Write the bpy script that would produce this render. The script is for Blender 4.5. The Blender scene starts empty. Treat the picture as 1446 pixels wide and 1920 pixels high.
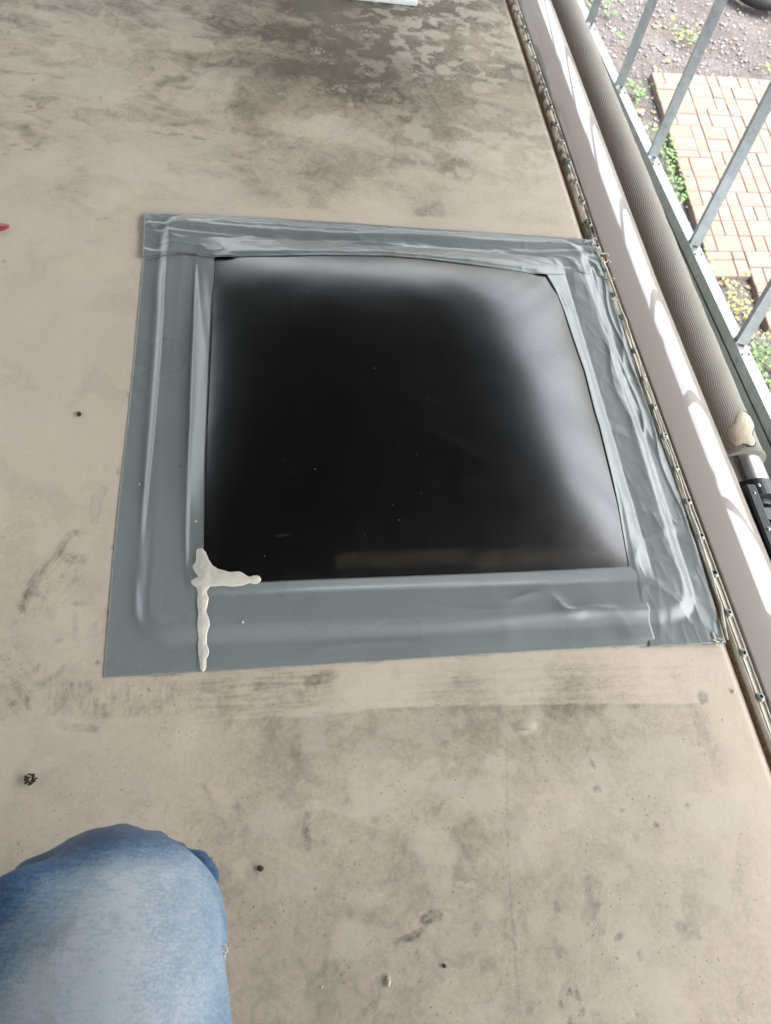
import bpy, bmesh, math, random
import numpy as np
from mathutils import Vector, Matrix
random.seed(7); rng = np.random.default_rng(7)
scene = bpy.context.scene
col = scene.collection

# ------------------------------------------------------------------ camera
CH = 0.9                                   # camera height above the roof, metres
R = np.array([[0.98241713, -0.01067952, 0.18639347],
              [-0.09681118, -0.88279262, 0.459679],
              [0.15963763, -0.4696415, -0.86830449]])
cam_d = bpy.data.cameras.new('camera'); cam = bpy.data.objects.new('camera', cam_d); col.objects.link(cam)
cam_d.sensor_fit = 'VERTICAL'; cam_d.sensor_height = 24.0; cam_d.lens = 24.0*1320/1920
cam_d.clip_start = 0.02; cam_d.clip_end = 500
m = Matrix(((R[0][0], -R[0][1], -R[0][2], 0), (R[1][0], -R[1][1], -R[1][2], 0), (R[2][0], -R[2][1], -R[2][2], CH), (0, 0, 0, 1)))
cam.matrix_world = m
cam_d.dof.use_dof = True; cam_d.dof.focus_distance = .92; cam_d.dof.aperture_fstop = 7.0
scene.camera = cam
# ------------------------------------------------------------------ sky, sun, exposure
SUN_EL, SUN_AZ = math.radians(64), math.radians(115)
world = bpy.data.worlds.new("World"); scene.world = world; world.use_nodes = True
wn = world.node_tree.nodes; wl = world.node_tree.links
bg = wn['Background']
sky = wn.new('ShaderNodeTexSky'); sky.sky_type = 'NISHITA'; sky.sun_disc = False
sky.sun_elevation = SUN_EL; sky.sun_rotation = SUN_AZ; sky.air_density = 1.6; sky.dust_density = 5.0; sky.ozone_density = 1.5
hs = wn.new('ShaderNodeHueSaturation'); hs.inputs['Saturation'].default_value = 0.32
wl.new(sky.outputs[0], hs.inputs['Color']); wl.new(hs.outputs[0], bg.inputs['Color'])
bg.inputs['Strength'].default_value = 0.15
sun_d = bpy.data.lights.new('sun', 'SUN'); sun_d.energy = 0.6; sun_d.angle = math.radians(20); sun_d.color = (1, .95, .88)
sun = bpy.data.objects.new('sun', sun_d); col.objects.link(sun)
sd = Vector((math.sin(SUN_AZ)*math.cos(SUN_EL), math.cos(SUN_AZ)*math.cos(SUN_EL), math.sin(SUN_EL)))
sun.rotation_euler = sd.to_track_quat('Z', 'Y').to_euler()
scene.view_settings.view_transform = 'Standard'; scene.view_settings.look = 'None'
scene.view_settings.gamma = 1; scene.view_settings.use_curve_mapping = False
scene.view_settings.exposure = 3.03
scene.cycles.max_bounces = 8; scene.cycles.diffuse_bounces = 5; scene.cycles.caustics_reflective = False

# ------------------------------------------------------------------ helpers
def P(x, y, z=0.0):
    """a point measured on the photograph, taken to the level plane at height z (metres)"""
    x = np.asarray(x, float); y = np.asarray(y, float)
    d = np.stack([x-723, y-960, np.full_like(x, 1320.)], -1) @ R.T
    t = (z-CH)/d[..., 2]
    return d*t[..., None]+np.array([0, 0, CH])
def link(o, parent=None):
    col.objects.link(o)
    if parent: o.parent = parent
    return o
def mesh(name, vs, fs, mat=None, parent=None, smooth=False):
    me = bpy.data.meshes.new(name); me.from_pydata([tuple(map(float, v)) for v in vs], [], [tuple(map(int, f)) for f in fs]); me.update()
    if mat: me.materials.append(mat)
    if smooth: me.polygons.foreach_set('use_smooth', [True]*len(me.polygons))
    return link(bpy.data.objects.new(name, me), parent)
def tag(o, label=None, cat=None, group=None, kind=None):
    for k, v in (('label', label), ('category', cat), ('group', group), ('kind', kind)):
        if v: o[k] = v
    return o
def empty(name, loc=(0, 0, 0)):
    o = bpy.data.objects.new(name, None); o.location = loc; o.empty_display_size = .05; return link(o)
def child(o, root):
    """parent without moving it (vertices are in world units)"""
    o.parent = root; o.matrix_parent_inverse = Matrix.Translation(-Vector(root.location)); return o
def grid_faces(nu, nv, close_u=False):
    i, j = np.meshgrid(np.arange(nu if close_u else nu-1), np.arange(nv-1), indexing='ij')
    i = i.ravel(); j = j.ravel(); i2 = (i+1) % nu
    return np.stack([i*nv+j, i2*nv+j, i2*nv+j+1, i*nv+j+1], 1)
def fast_mesh(name, V, F, mat=None, parent=None, smooth=True):
    me = bpy.data.meshes.new(name); V = np.asarray(V, np.float32); F = np.asarray(F, np.int32)
    me.vertices.add(len(V)); me.vertices.foreach_set('co', V.ravel())
    me.loops.add(F.size); me.loops.foreach_set('vertex_index', F.ravel())
    me.polygons.add(len(F)); me.polygons.foreach_set('loop_start', np.arange(0, F.size, F.shape[1], dtype=np.int32))
    me.update(calc_edges=True); me.validate()
    if smooth: me.polygons.foreach_set('use_smooth', np.ones(len(me.polygons), bool))
    if mat: me.materials.append(mat)
    return link(bpy.data.objects.new(name, me), parent)
def attr(o, name, a):
    at = o.data.attributes.new(name, 'FLOAT', 'POINT'); at.data.foreach_set('value', np.asarray(a, np.float32).ravel())
def cuboid(lo, hi):
    x0, y0, z0 = lo; x1, y1, z1 = hi
    return [(x0, y0, z0), (x1, y0, z0), (x1, y1, z0), (x0, y1, z0), (x0, y0, z1), (x1, y0, z1), (x1, y1, z1), (x0, y1, z1)], \
           [(3, 2, 1, 0), (4, 5, 6, 7), (0, 1, 5, 4), (1, 2, 6, 5), (2, 3, 7, 6), (3, 0, 4, 7)]
def box(name, lo, hi, mat, parent=None, bevel=0):
    v, f = cuboid(lo, hi); o = mesh(name, v, f, mat, parent)
    if bevel:
        b = o.modifiers.new('b', 'BEVEL'); b.width = bevel; b.segments = 2
    return o
def beam(name, a, b, w, h, side, mat, parent=None, open_channel=False):
    """straight rectangular member from a to b, w wide along 'side', h deep"""
    a = Vector(a); b = Vector(b); d = (b-a).normalized(); s = Vector(side); s = (s-d*s.dot(d)).normalized(); t = d.cross(s)
    vs = []
    if not open_channel:
        pr = [(-w/2, -h/2), (w/2, -h/2), (w/2, h/2), (-w/2, h/2)]
    else:
        k = .0016; l = .009
        pr = [(-w/2, -h/2), (w/2, -h/2), (w/2, h/2), (w/2-l, h/2), (w/2-l, h/2-k), (w/2-k, h/2-k), (w/2-k, -h/2+k), (-w/2+k, -h/2+k), (-w/2+k, h/2-k), (-w/2+l, h/2-k), (-w/2+l, h/2), (-w/2, h/2)]
    n = len(pr)
    for q in (a, b):
        for (u, v) in pr: vs.append(q+s*u+t*v)
    fs = [(i, (i+1) % n, n+(i+1) % n, n+i) for i in range(n)]
    fs += [tuple(range(n))[::-1], tuple(range(n, 2*n))]
    return mesh(name, vs, fs, mat, parent)
def hash2(ix, iy, seed):
    h = (ix.astype(np.int64)*374761393+iy.astype(np.int64)*668265263+seed*1442695041) & 0xffffffff
    h = ((h ^ (h >> 13))*1274126177) & 0xffffffff
    return ((h ^ (h >> 16)) & 0xffff)/65535.0
def vn(x, y, seed=0):
    x = np.asarray(x, float); y = np.asarray(y, float)
    ix = np.floor(x); iy = np.floor(y); fx = x-ix; fy = y-iy; fx = fx*fx*(3-2*fx); fy = fy*fy*(3-2*fy)
    a = hash2(ix, iy, seed); b = hash2(ix+1, iy, seed); c = hash2(ix, iy+1, seed); d = hash2(ix+1, iy+1, seed)
    return (a*(1-fx)+b*fx)*(1-fy)+(c*(1-fx)+d*fx)*fy
def fbm(x, y, seed=0, oct=4, gain=.5):
    s = 0; a = 1; t = 0
    for o in range(oct):
        s = s+a*vn(x*2**o+17*o, y*2**o-9*o, seed+o); t += a; a *= gain
    return s/t
def wfbm(x, y, seed=0, oct=4, k=1.1):
    wx = fbm(x*.8+31, y*.8, seed+501, 3)-.5; wy = fbm(x*.8, y*.8+57, seed+502, 3)-.5
    c, s_ = math.cos(.6+seed), math.sin(.6+seed); X_ = x+wx*2*k; Y_ = y+wy*2*k
    return fbm(X_*c-Y_*s_, X_*s_+Y_*c, seed, oct)
def sst(a, b, x):
    t = np.clip((x-a)/(b-a), 0, 1); return t*t*(3-2*t)
def resample(pts, n):
    p = np.asarray(pts, float); d = np.r_[0, np.cumsum(np.linalg.norm(np.diff(p, axis=0), axis=1))]; t = np.linspace(0, d[-1], n)
    return np.stack([np.interp(t, d, p[:, k]) for k in range(p.shape[1])], 1)
def tube(name, pts, rad, mat, parent=None, seg=10, caps=True):
    p = np.asarray(pts, float); n = len(p); rad = np.broadcast_to(rad, (n,)); T = np.gradient(p, axis=0); T /= np.linalg.norm(T, axis=1)[:, None]
    ref = np.array([0.01, .02, 1.0]) if abs(T[0][2]) < .9 else np.array([1.0, 0.02, 0]); vs = []
    for i in range(n):
        s = np.cross(T[i], ref); s /= np.linalg.norm(s); t = np.cross(s, T[i])
        for k in range(seg):
            a = 2*math.pi*k/seg; vs.append(p[i]+rad[i]*(math.cos(a)*s+math.sin(a)*t))
    fs = [(i*seg+k, i*seg+(k+1) % seg, (i+1)*seg+(k+1) % seg, (i+1)*seg+k) for i in range(n-1) for k in range(seg)]
    if caps: fs += [tuple(range(seg))[::-1], tuple(range((n-1)*seg, n*seg))]
    return mesh(name, vs, fs, mat, parent, smooth=True)

# ------------------------------------------------------------------ materials
class NT:
    def __init__(s, name):
        s.m = bpy.data.materials.new(name); s.m.use_nodes = True; s.t = s.m.node_tree; s.n = s.t.nodes; s.l = s.t.links; s.b = s.n['Principled BSDF']; s._c = None
    def add(s, kind, **kw):
        nd = s.n.new('ShaderNode'+kind)
        for k, v in kw.items(): setattr(nd, k, v)
        return nd
    def put(s, sock, v):
        if isinstance(v, bpy.types.NodeSocket): s.l.new(v, sock)
        elif v is not None: sock.default_value = (*v, 1) if isinstance(v, tuple) and len(v) == 3 and sock.type == 'RGBA' else v
    def co(s):
        if s._c is None: s._c = s.add('TexCoord').outputs['Object']
        return s._c
    def map(s, scale, rot=(0, 0, 0), vec=None):
        k = s.add('Mapping'); k.inputs['Scale'].default_value = scale; k.inputs['Rotation'].default_value = rot
        s.l.new(vec or s.co(), k.inputs['Vector']); return k.outputs[0]
    def noise(s, scale, detail=4, rough=.5, dist=0, vec=None):
        k = s.add('TexNoise'); k.inputs['Scale'].default_value = scale; k.inputs['Detail'].default_value = detail; k.inputs['Roughness'].default_value = rough; k.inputs['Distortion'].default_value = dist
        s.l.new(vec or s.co(), k.inputs['Vector']); return k.outputs['Fac']
    def voro(s, scale, vec=None, out='Distance', feature='F1'):
        if not hasattr(s, 'vc'): s.vc = {}
        key = (scale, feature, vec is None)
        if key not in s.vc:
            k = s.add('TexVoronoi', feature=feature); k.inputs['Scale'].default_value = scale; s.l.new(vec or s.co(), k.inputs['Vector']); s.vc[key] = k
        return s.vc[key].outputs[out]
    def ramp(s, v, stops):
        k = s.add('ValToRGB'); s.l.new(v, k.inputs[0]); e = k.color_ramp.elements
        while len(e) < len(stops): e.new(.5)
        for q, (p, c) in zip(e, stops):
            q.position = p; q.color = (*c, 1) if isinstance(c, tuple) else (c, c, c, 1)
        return k.outputs[0]
    def math(s, op, a, b=None, c=None, clamp=False):
        k = s.add('Math', operation=op, use_clamp=clamp); s.put(k.inputs[0], a)
        if b is not None: s.put(k.inputs[1], b)
        if c is not None: s.put(k.inputs[2], c)
        return k.outputs[0]
    def mix(s, f, a, b, mode='MIX'):
        k = s.add('Mix', data_type='RGBA', blend_type=mode); s.put(k.inputs['Factor'], f); s.put(k.inputs['A'], a); s.put(k.inputs['B'], b); return k.outputs['Result']
    def attr(s, name): return s.add('Attribute', attribute_name=name).outputs['Fac']
    def bump(s, h, strength=.3, dist=.002):
        k = s.add('Bump'); k.inputs['Strength'].default_value = strength; k.inputs['Distance'].default_value = dist; s.l.new(h, k.inputs['Height']); s.l.new(k.outputs[0], s.b.inputs['Normal'])
    def done(s, color=None, rough=None, metal=None, spec=None, **kw):
        s.put(s.b.inputs['Base Color'], color); s.put(s.b.inputs['Roughness'], rough)
        s.put(s.b.inputs['Metallic'], metal); s.put(s.b.inputs['Specular IOR Level'], spec)
        for k, v in kw.items(): s.put(s.b.inputs[k.replace('_', ' ')], v)
        return s.m

def M_simple(name, c, rough=.5, metal=0.0, nscale=60, var=.15, bump=.05, spec=.5, **kw):
    t = NT(name); n = t.noise(nscale, 4, .6); c2 = tuple(max(0, k*(1-var)) for k in c); c3 = tuple(min(1, k*(1+var)) for k in c)
    t.bump(n, bump, .002)
    return t.done(t.ramp(n, [(.3, c2), (.7, c3)]), rough, metal, spec, **kw)

# roof membrane: off-white, grimy where the 'dirt' attribute says so
def M_roof():
    t = NT('roof_membrane')
    D = t.attr('dirt'); S = t.attr('smudge'); L = t.attr('wiped')
    n1 = t.noise(9, 8, .68, .6); n2 = t.noise(34, 9, .72, 1.1); n3 = t.noise(150, 6, .82)
    d = t.math('ADD', D, t.math('MULTIPLY', t.math('SUBTRACT', n1, .5), .26))
    d = t.math('ADD', d, t.math('MULTIPLY', t.math('SUBTRACT', n2, .5), t.math('ADD', t.math('MULTIPLY', D, 1.15), .22)))
    d = t.math('ADD', d, t.math('MULTIPLY', t.math('SUBTRACT', n3, .5), .60))
    base = t.ramp(d, [(0.0, (.64, .548, .435)), (.25, (.55, .465, .365)), (.5, (.395, .335, .258)), (.75, (.255, .215, .16)), (1, (.13, .11, .083))])
    hue = t.noise(3.2, 3, .5)
    base = t.mix(t.math('MULTIPLY', t.ramp(hue, [(.45, 0.0), (.7, 1.0)]), .16), base, (.41, .39, .33))
    hue2 = t.noise(5.1, 4, .6, 1.2, t.map((1, 1, 1), (0, 0, 1)))
    base = t.mix(t.math('MULTIPLY', t.ramp(hue2, [(.55, 0.0), (.72, 1.0)]), .22), base, (.50, .38, .30))
    lr = t.math('ADD', L, t.math('MULTIPLY', t.math('SUBTRACT', n2, .5), .8))
    lf = t.math('MULTIPLY', t.ramp(lr, [(.02, 0.0), (.85, 1.0)]), t.ramp(L, [(0.0, 0.0), (.12, 1.0)]))
    base = t.mix(t.math('MULTIPLY', lf, .85), base, (.60, .53, .435))
    # tiny dark specks, thicker where dirtier
    v = t.math('DIVIDE', t.voro(150), t.math('ADD', t.voro(150, None, 'Color'), .25)); vc = t.noise(14, 2, .5)
    sp = t.math('MULTIPLY', t.ramp(v, [(.10, 1.0), (.24, 0.0)]), t.ramp(vc, [(.40, 0.0), (.60, 1.0)]))
    v2 = t.voro(46, t.map((1, .8, 1), (0, 0, .3))); v2c = t.voro(46, t.map((1, .8, 1), (0, 0, .3)), 'Color')
    pick = t.ramp(v2c, [(.72, 0.0), (.8, 1.0)])
    sp2 = t.math('MULTIPLY', t.math('MULTIPLY', t.ramp(v2, [(.04, 1.0), (.11, 0.0)]), pick), .75)
    gate = t.ramp(D, [(.02, .25), (.3, 1.0)])
    sp = t.math('MULTIPLY', t.math('MULTIPLY', t.math('MAXIMUM', sp, sp2), gate), .62)
    base = t.mix(sp, base, (.10, .09, .075))
    # faint scratches
    w = t.noise(7, 3, .5, 0, t.map((3, 22, 1), (0, 0, .5))); 
    base = t.mix(t.math('MULTIPLY', t.ramp(w, [(.68, 0.0), (.72, .5), (.74, 0.0)]), .35), base, (.58, .54, .46))
    sg = n3
    base = t.mix(t.math('MULTIPLY', S, t.ramp(sg, [(.35, .25), (.62, 1.0)])), base, (.075, .065, .05))
    t.bump(t.math('ADD', t.math('MULTIPLY', n2, .6), n3), .16, .0012)
    return t.done(base, t.ramp(n2, [(.3, .5), (.7, .68)]), 0.0, .35)
M = {}
M['roof'] = M_roof()
def M_tape():
    t = NT('grey_vinyl_tape'); n = t.noise(6, 3, .5); n2 = t.noise(28, 3, .5, .3); n3 = t.noise(400, 2, .5)
    c = t.ramp(n, [(.3, (.215, .234, .228)), (.7, (.236, .256, .248))])
    v = t.voro(60); pick = t.ramp(t.voro(60, None, 'Color'), [(.95, 0.0), (.97, 1.0)])
    c = t.mix(t.math('MULTIPLY', t.math('MULTIPLY', t.ramp(v, [(.03, 1.0), (.06, 0.0)]), pick), .5), c, (.1, .1, .08))
    d = t.attr('grime_dark'); c = t.mix(d, c, (.05, .05, .045))
    t.bump(t.math('ADD', t.math('MULTIPLY', n2, 1.0), t.math('MULTIPLY', n3, .03)), .16, .0015)
    return t.done(c, t.ramp(n, [(.25, .25), (.75, .32)]), 0.0, .65)
M['tape'] = M_tape()
def M_dome():
    t = NT('black_acrylic'); n = t.noise(30, 6, .7); n3 = t.noise(500, 2, .6)
    v = t.voro(55); pick = t.ramp(t.voro(55, None, 'Color'), [(.66, 0.0), (.95, 1.0)])
    dust = t.math('MULTIPLY', t.math('MULTIPLY', t.ramp(v, [(.03, 1.0), (.085, 0.0)]), pick), .8)
    sc = t.noise(10, 3, .6, 0, t.map((2, 40, 2), (0, 0, -.15)))
    sc = t.math('MULTIPLY', t.ramp(sc, [(.66, 0.0), (.69, 1.0), (.71, 0.0)]), .12)
    haze = t.math('MULTIPLY', t.ramp(n, [(.45, 0.0), (.8, 1.0)]), .02)
    f = t.math('MAXIMUM', t.math('MAXIMUM', dust, sc), haze)
    f = t.math('MAXIMUM', f, t.attr('scuff'))
    c = t.mix(f, (.0025, .0025, .0028), (.16, .148, .13))
    t.bump(n3, .05, .0005)
    return t.done(c, t.ramp(n, [(.2, .235), (.8, .28)]), 0.0, .85)
M['dome'] = M_dome()
M['sealant'] = M_simple('white_sealant', (.66, .615, .54), .28, 0, 40, .05, .05, .5, Subsurface_Weight=.0)
M['clear_sealant'] = M_simple('glossy_sealant', (.60, .56, .47), .15, 0, 60, .12, .1, .6)
def M_paint():
    t = NT('champagne_paint'); n = t.noise(900, 2, .5); n2 = t.noise(8, 4, .5)
    v = t.voro(45); pick = t.ramp(t.voro(45, None, 'Color'), [(.9, 0.0), (.93, 1.0)])
    c = t.ramp(n, [(.3, (.235, .197, .168)), (.7, (.275, .232, .20))])
    c = t.mix(t.math('MULTIPLY', t.math('MULTIPLY', t.ramp(v, [(.04, 1.0), (.09, 0.0)]), pick), .8), c, (.05, .045, .04))
    c = t.mix(t.attr('grime_dark'), c, (.09, .08, .065))
    t.bump(n2, .02, .004)
    return t.done(c, .32, .15, .5, Coat_Weight=1.0, Coat_Roughness=.012, Coat_IOR=1.6)
M['paint'] = M_paint()
def M_rail():
    t = NT('weathered_aluminium_trim'); n = t.noise(30, 5, .65, 0, t.map((6, 1, 1))); n2 = t.noise(160, 4, .7)
    c = t.ramp(n, [(.3, (.40, .355, .28)), (.7, (.56, .51, .42))])
    c = t.mix(t.ramp(n2, [(.55, 0.0), (.75, .5)]), c, (.16, .13, .09))
    c = t.mix(t.attr('grime_dark'), c, (.045, .038, .028))
    t.bump(n2, .4, .0015)
    return t.done(c, .55, .25, .4)
M['rail'] = M_rail()
M['gap'] = M_simple('brown_dirt_gap', (.40, .26, .15), .9, 0, 300, .5, .6, .1)
M['screw'] = M_simple('zinc_screw', (.30, .31, .29), .38, .85, 300, .3, .1)
M['dark'] = M_simple('dark_socket', (.02, .02, .018), .6)
M['galv'] = None
def M_galv():
    t = NT('galvanised_steel'); n = t.voro(55, None, 'Color'); n2 = t.noise(20, 5, .7); n3 = t.noise(3, 3, .5)
    c = t.ramp(n, [(.1, (.25, .27, .278)), (.9, (.32, .345, .355))])
    c = t.mix(t.ramp(n3, [(.45, 0.0), (.7, .45)]), c, (.17, .225, .205))
    c = t.mix(t.ramp(n2, [(.6, 0.0), (.72, .6)]), c, (.10, .095, .08))
    t.bump(n2, .1, .002)
    return t.done(c, t.ramp(n2, [(.3, .28), (.7, .42)]), .6, .5)
M['galv'] = M_galv()
def M_fabric():
    t = NT('awning_mesh_fabric')
    u = t.attr('arc'); v = t.attr('along'); n = t.noise(9, 3, .5); n2 = t.noise(120, 3, .6)
    # fine weave lines running along the roll and wandering with its bumps
    ph = t.math('ADD', t.math('MULTIPLY', u, 2*math.pi/.0042), t.math('MULTIPLY', t.math('ADD', t.math('SINE', t.math('MULTIPLY', v, 62)), t.math('MULTIPLY', t.math('SUBTRACT', n, .5), 5)), 3.2))
    ph = t.math('ADD', ph, t.math('MULTIPLY', v, 95))
    w = t.math('MULTIPLY_ADD', t.math('SINE', ph), .5, .5)
    c = t.mix(w, (.20, .188, .165), (.42, .40, .355))
    c = t.mix(t.math('MULTIPLY', t.ramp(n2, [(.3, 0.0), (.7, 1.0)]), .25), c, (.30, .28, .23))
    t.bump(w, .5, .0012)
    return t.done(c, .85, 0.0, .15)
M['fabric'] = M_fabric()
M['lining'] = M_simple('torn_beige_backing', (.58, .51, .40), .9, 0, 180, .12, .7, .1)
M['tubealu'] = M_simple('brushed_aluminium', (.55, .55, .54), .3, .85, 30, .1, .05)
M['blackpl'] = M_simple('black_plastic', (.012, .012, .013), .38, 0, 80, .2, .1)
M['greentarp'] = M_simple('green_tarpaulin', (.07, .20, .14), .45, 0, 14, .3, .6)
M['ceil'] = M_simple('dark_roof_sheet', (.05, .046, .042), .7, 0, 3, .25, .1)
M['wood'] = M_simple('weathered_timber', (.07, .058, .045), .75, 0, 12, .3, .3)
def M_ground():
    t = NT('gravelly_soil'); n = t.noise(1.2, 6, .65); n2 = t.noise(14, 6, .7); n3 = t.voro(45); n4 = t.noise(90, 4, .7)
    c = t.ramp(n, [(.3, (.065, .058, .058)), (.5, (.10, .089, .088)), (.7, (.135, .12, .12))])
    c = t.mix(t.ramp(n2, [(.4, 0.0), (.65, .8)]), c, (.055, .045, .038))
    c = t.mix(t.ramp(n4, [(.56, 0.0), (.70, .8)]), c, (.24, .22, .21))
    t.bump(t.math('ADD', n2, t.math('ADD', n4, n3)), .9, .02)
    return t.done(c, .92, 0.0, .2)
M['ground'] = M_ground()
def M_paver(name, c):
    t = NT(name); n = t.noise(5, 5, .6); n2 = t.noise(80, 4, .7); oi = t.add('ObjectInfo').outputs['Random']
    a = t.mix(t.ramp(n, [(.35, 0.0), (.7, .55)]), c, tuple(k*.78 for k in c))
    a = t.mix(t.math('MULTIPLY', oi, .30), a, (.13, .11, .10))
    a = t.mix(t.ramp(n2, [(.5, 0.0), (.8, .3)]), a, (.25, .2, .16))
    t.bump(n2, .3, .004)
    return t.done(a, .85, 0.0, .25)
M['paver'] = [M_paver('sand_paver', (.142, .100, .079)), M_paver('buff_paver', (.15, .112, .092)), M_paver('greyish_paver', (.118, .096, .087))]
M['sand'] = M_simple('joint_sand', (.10, .082, .065), .95, 0, 60, .3, .5, .1)
M['stone'] = [M_simple('pale_gravel', (.30, .29, .29), .8, 0, 30, .3), M_simple('grey_gravel', (.15, .135, .135), .85, 0, 30, .3), M_simple('rust_leaf', (.17, .10, .06), .8, 0, 30, .4)]
M['leaf'] = M_simple('weed_green', (.06, .125, .025), .6, 0, 25, .45)
M['yleaf'] = M_simple('yellow_green_weed', (.20, .20, .045), .65, 0, 25, .4)
M['orange'] = M_simple('orange_leaf', (.36, .17, .06), .6, 0, 60, .2)
M['redleaf'] = M_simple('red_petal', (.33, .045, .07), .45, 0, 120, .2)
M['whitepl'] = M_simple('white_translucent_plastic', (.68, .72, .73), .3, 0, 8, .05, .02)
M['rubber'] = M_simple('tyre_rubber', (.02, .02, .02), .8, 0, 60, .2, .3)
M['seed'] = M_simple('dark_seed', (.035, .022, .015), .8, 0, 200, .4)
M['crumb'] = M_simple('pale_crumb', (.62, .52, .40), .7, 0, 200, .2)
M['rv_wall'] = M_simple('body_side', (.50, .47, .43), .3, 0, 5, .05, .02)
M['skin'] = M_simple('skin', (.52, .32, .23), .5, 0, 60, .1)
M['shirt'] = M_simple('dark_shirt', (.07, .08, .10), .85, 0, 80, .2, .3)
M['hair'] = M_simple('brown_hair', (.06, .04, .025), .6, 0, 90, .4, .5)
M['shoe'] = M_simple('brown_boot_leather', (.11, .075, .05), .55, 0, 60, .3, .2)
def M_denim():
    t = NT('faded_denim'); f = t.attr('fade'); n = t.noise(14, 6, .7, .4); n2 = t.noise(60, 5, .75); n4 = t.noise(620, 3, .8)
    k = t.math('ADD', f, t.math('MULTIPLY', t.math('SUBTRACT', n, .5), .55))
    k = t.math('ADD', k, t.math('MULTIPLY', t.math('SUBTRACT', n2, .5), .40))
    k = t.math('ADD', k, t.math('MULTIPLY', t.math('SUBTRACT', n4, .5), .70))
    tw = t.noise(260, 3, .7, 0, t.map((.35, 2.2, 1), (0, 0, .7)))
    k = t.math('ADD', k, t.math('MULTIPLY', t.math('SUBTRACT', tw, .5), .55))
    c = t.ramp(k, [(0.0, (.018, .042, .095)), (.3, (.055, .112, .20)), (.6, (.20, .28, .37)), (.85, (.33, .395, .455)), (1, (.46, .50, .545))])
    dn = t.noise(10, 4, .6, .5, t.map((1, 1, 1), (1, 0, 2)))
    c = t.mix(t.ramp(dn, [(.58, 0.0), (.78, .55)]), c, (.19, .17, .135))
    t.bump(t.math('ADD', t.math('MULTIPLY', tw, .5), n4), .4, .0012)
    return t.done(c, .9, 0.0, .2, Sheen_Weight=.15)
M['denim'] = M_denim()

# ------------------------------------------------------------------ surface heights of roof, flange and dome
CX, CY, AX, AY = .2475, .6815, .336, .331
HF, HD = .010, .079
def S(x, y):
    u = np.abs((x-CX)/AX); v = np.abs((y-CY)/AY)
    fu = np.clip(1-u**2.6, 0, 1)**.80; fv = np.clip(1-v**2.6, 0, 1)**.80
    w = .052; ax = np.maximum(np.abs(x-CX)-AX-w+.05, 0); ay = np.maximum(np.abs(y-CY)-AY-w+.05, 0); q = (ax**2.6+ay**2.6)**(1/2.6)-.05
    step = 1-sst(-.012, .014, q)
    return HF*step+HD*fu*fv
def onS(px, py, off=0):
    p = P(px, py, 0)
    for _ in range(12):
        z = S(p[..., 0], p[..., 1])+off
        d = p-np.array([0, 0, CH]); p = np.array([0, 0, CH])+d*((z-CH)/d[..., 2])[..., None]
    return p
def edge_shift(y):            # the roof edge bows a little along its length
    return np.interp(y, [-1.2, .15, .48, 1.0, 1.98, 4.0], [.075, .0245, .0145, .0027, 0.0, -.004])

# ------------------------------------------------------------------ motorhome (roof, trim, cove moulding, wall)
rv = empty('motorhome', (-.35, .7, -2.5))
tag(rv, 'motorhome with grimy off-white roof and glossy champagne edge moulding', 'motorhome')
xs = np.r_[np.linspace(-1.75, -.6, 40)[:-1], np.linspace(-.6, .640, 500), np.linspace(.6425, .655, 6)]
ys = np.r_[np.linspace(-1.6, -.26, 40)[:-1], np.linspace(-.26, 1.15, 560)[:-1], np.linspace(1.15, 2.3, 260)[:-1], np.linspace(2.3, 4.2, 50)]
X, Y = np.meshgrid(xs, ys, indexing='ij')
XX = X+edge_shift(Y)*sst(.3, .655, X)
Z = -.0045*sst(.640, .655, X)**2 + .0012*(fbm(XX*3, Y*3, 5, 3)-.5)*sst(.64, .6, X)
# painted-in-geometry blister by the lower edge of the cleaned band
pb = P(985, 1362); ca, sa = math.cos(.1), math.sin(.1)
bu = ((XX-pb[0])*ca+(Y-pb[1])*sa)/.016; bv = (-(XX-pb[0])*sa+(Y-pb[1])*ca)/.008
Z += .0020*np.clip(1-bu**2-bv**2, 0, 1)**.6
# dirt map from anchors seen on the roof
anc = [(700,60,1.15),(560,20,1.1),(660,110,1.0),(820,110,.95),(560,110,.95),(480,180,.65),(880,200,.72),(680,180,.8),(0,0,.45),(150,60,.4),(300,60,.5),(450,30,.85),(450,120,.72),(600,60,.92),(780,60,.95),(900,30,.85),(900,100,.68),(990,200,.52),(600,180,.6),(750,180,.62),(850,280,.6),(950,330,.38),(620,250,.42),(700,240,.5),
 (100,200,.36),(300,200,.4),(400,200,.3),(250,270,.12),(100,350,.16),(300,330,.06),(50,450,.04),(150,600,.0),(100,800,.0),(150,1000,.08),(60,1150,.12),(150,1250,.16),(450,1340,.2),(500,350,.36),(650,350,.46),(800,360,.42),(1000,380,.2),
 (500,398,.08),(700,408,.08),(900,420,.08),(400,380,.04),(60,1400,.25),(200,1450,.30),(500,1450,.34),(700,1400,.32),(900,1380,.36),(1100,1380,.36),(1250,1380,.28),(1350,1500,.12),(700,1290,.05),(1000,1280,.04),(1250,1260,.02),(230,1000,.03),
 (900,1600,.36),(1200,1600,.30),(600,1600,.38),(600,1800,.42),(900,1850,.36),(1300,1850,.24),(1446,1700,.18),(480,1700,.45),(1040,60,.5),(250,130,.42),(20,280,.32)]
A = P([a[0] for a in anc], [a[1] for a in anc]); av = np.array([a[2] for a in anc])
num = np.zeros_like(XX); den = np.zeros_like(XX)+1e-9
wxx = XX+.05*(fbm(XX*5, Y*5, 40, 3)-.5)*2; wyy = Y+.05*(fbm(XX*5, Y*5, 50, 3)-.5)*2
for (ax, ay, _), v in zip(A, av):
    w = 1/((wxx-ax)**2+(wyy-ay)**2+.0016)**2; num += w*v; den += w
D = num/den
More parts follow.
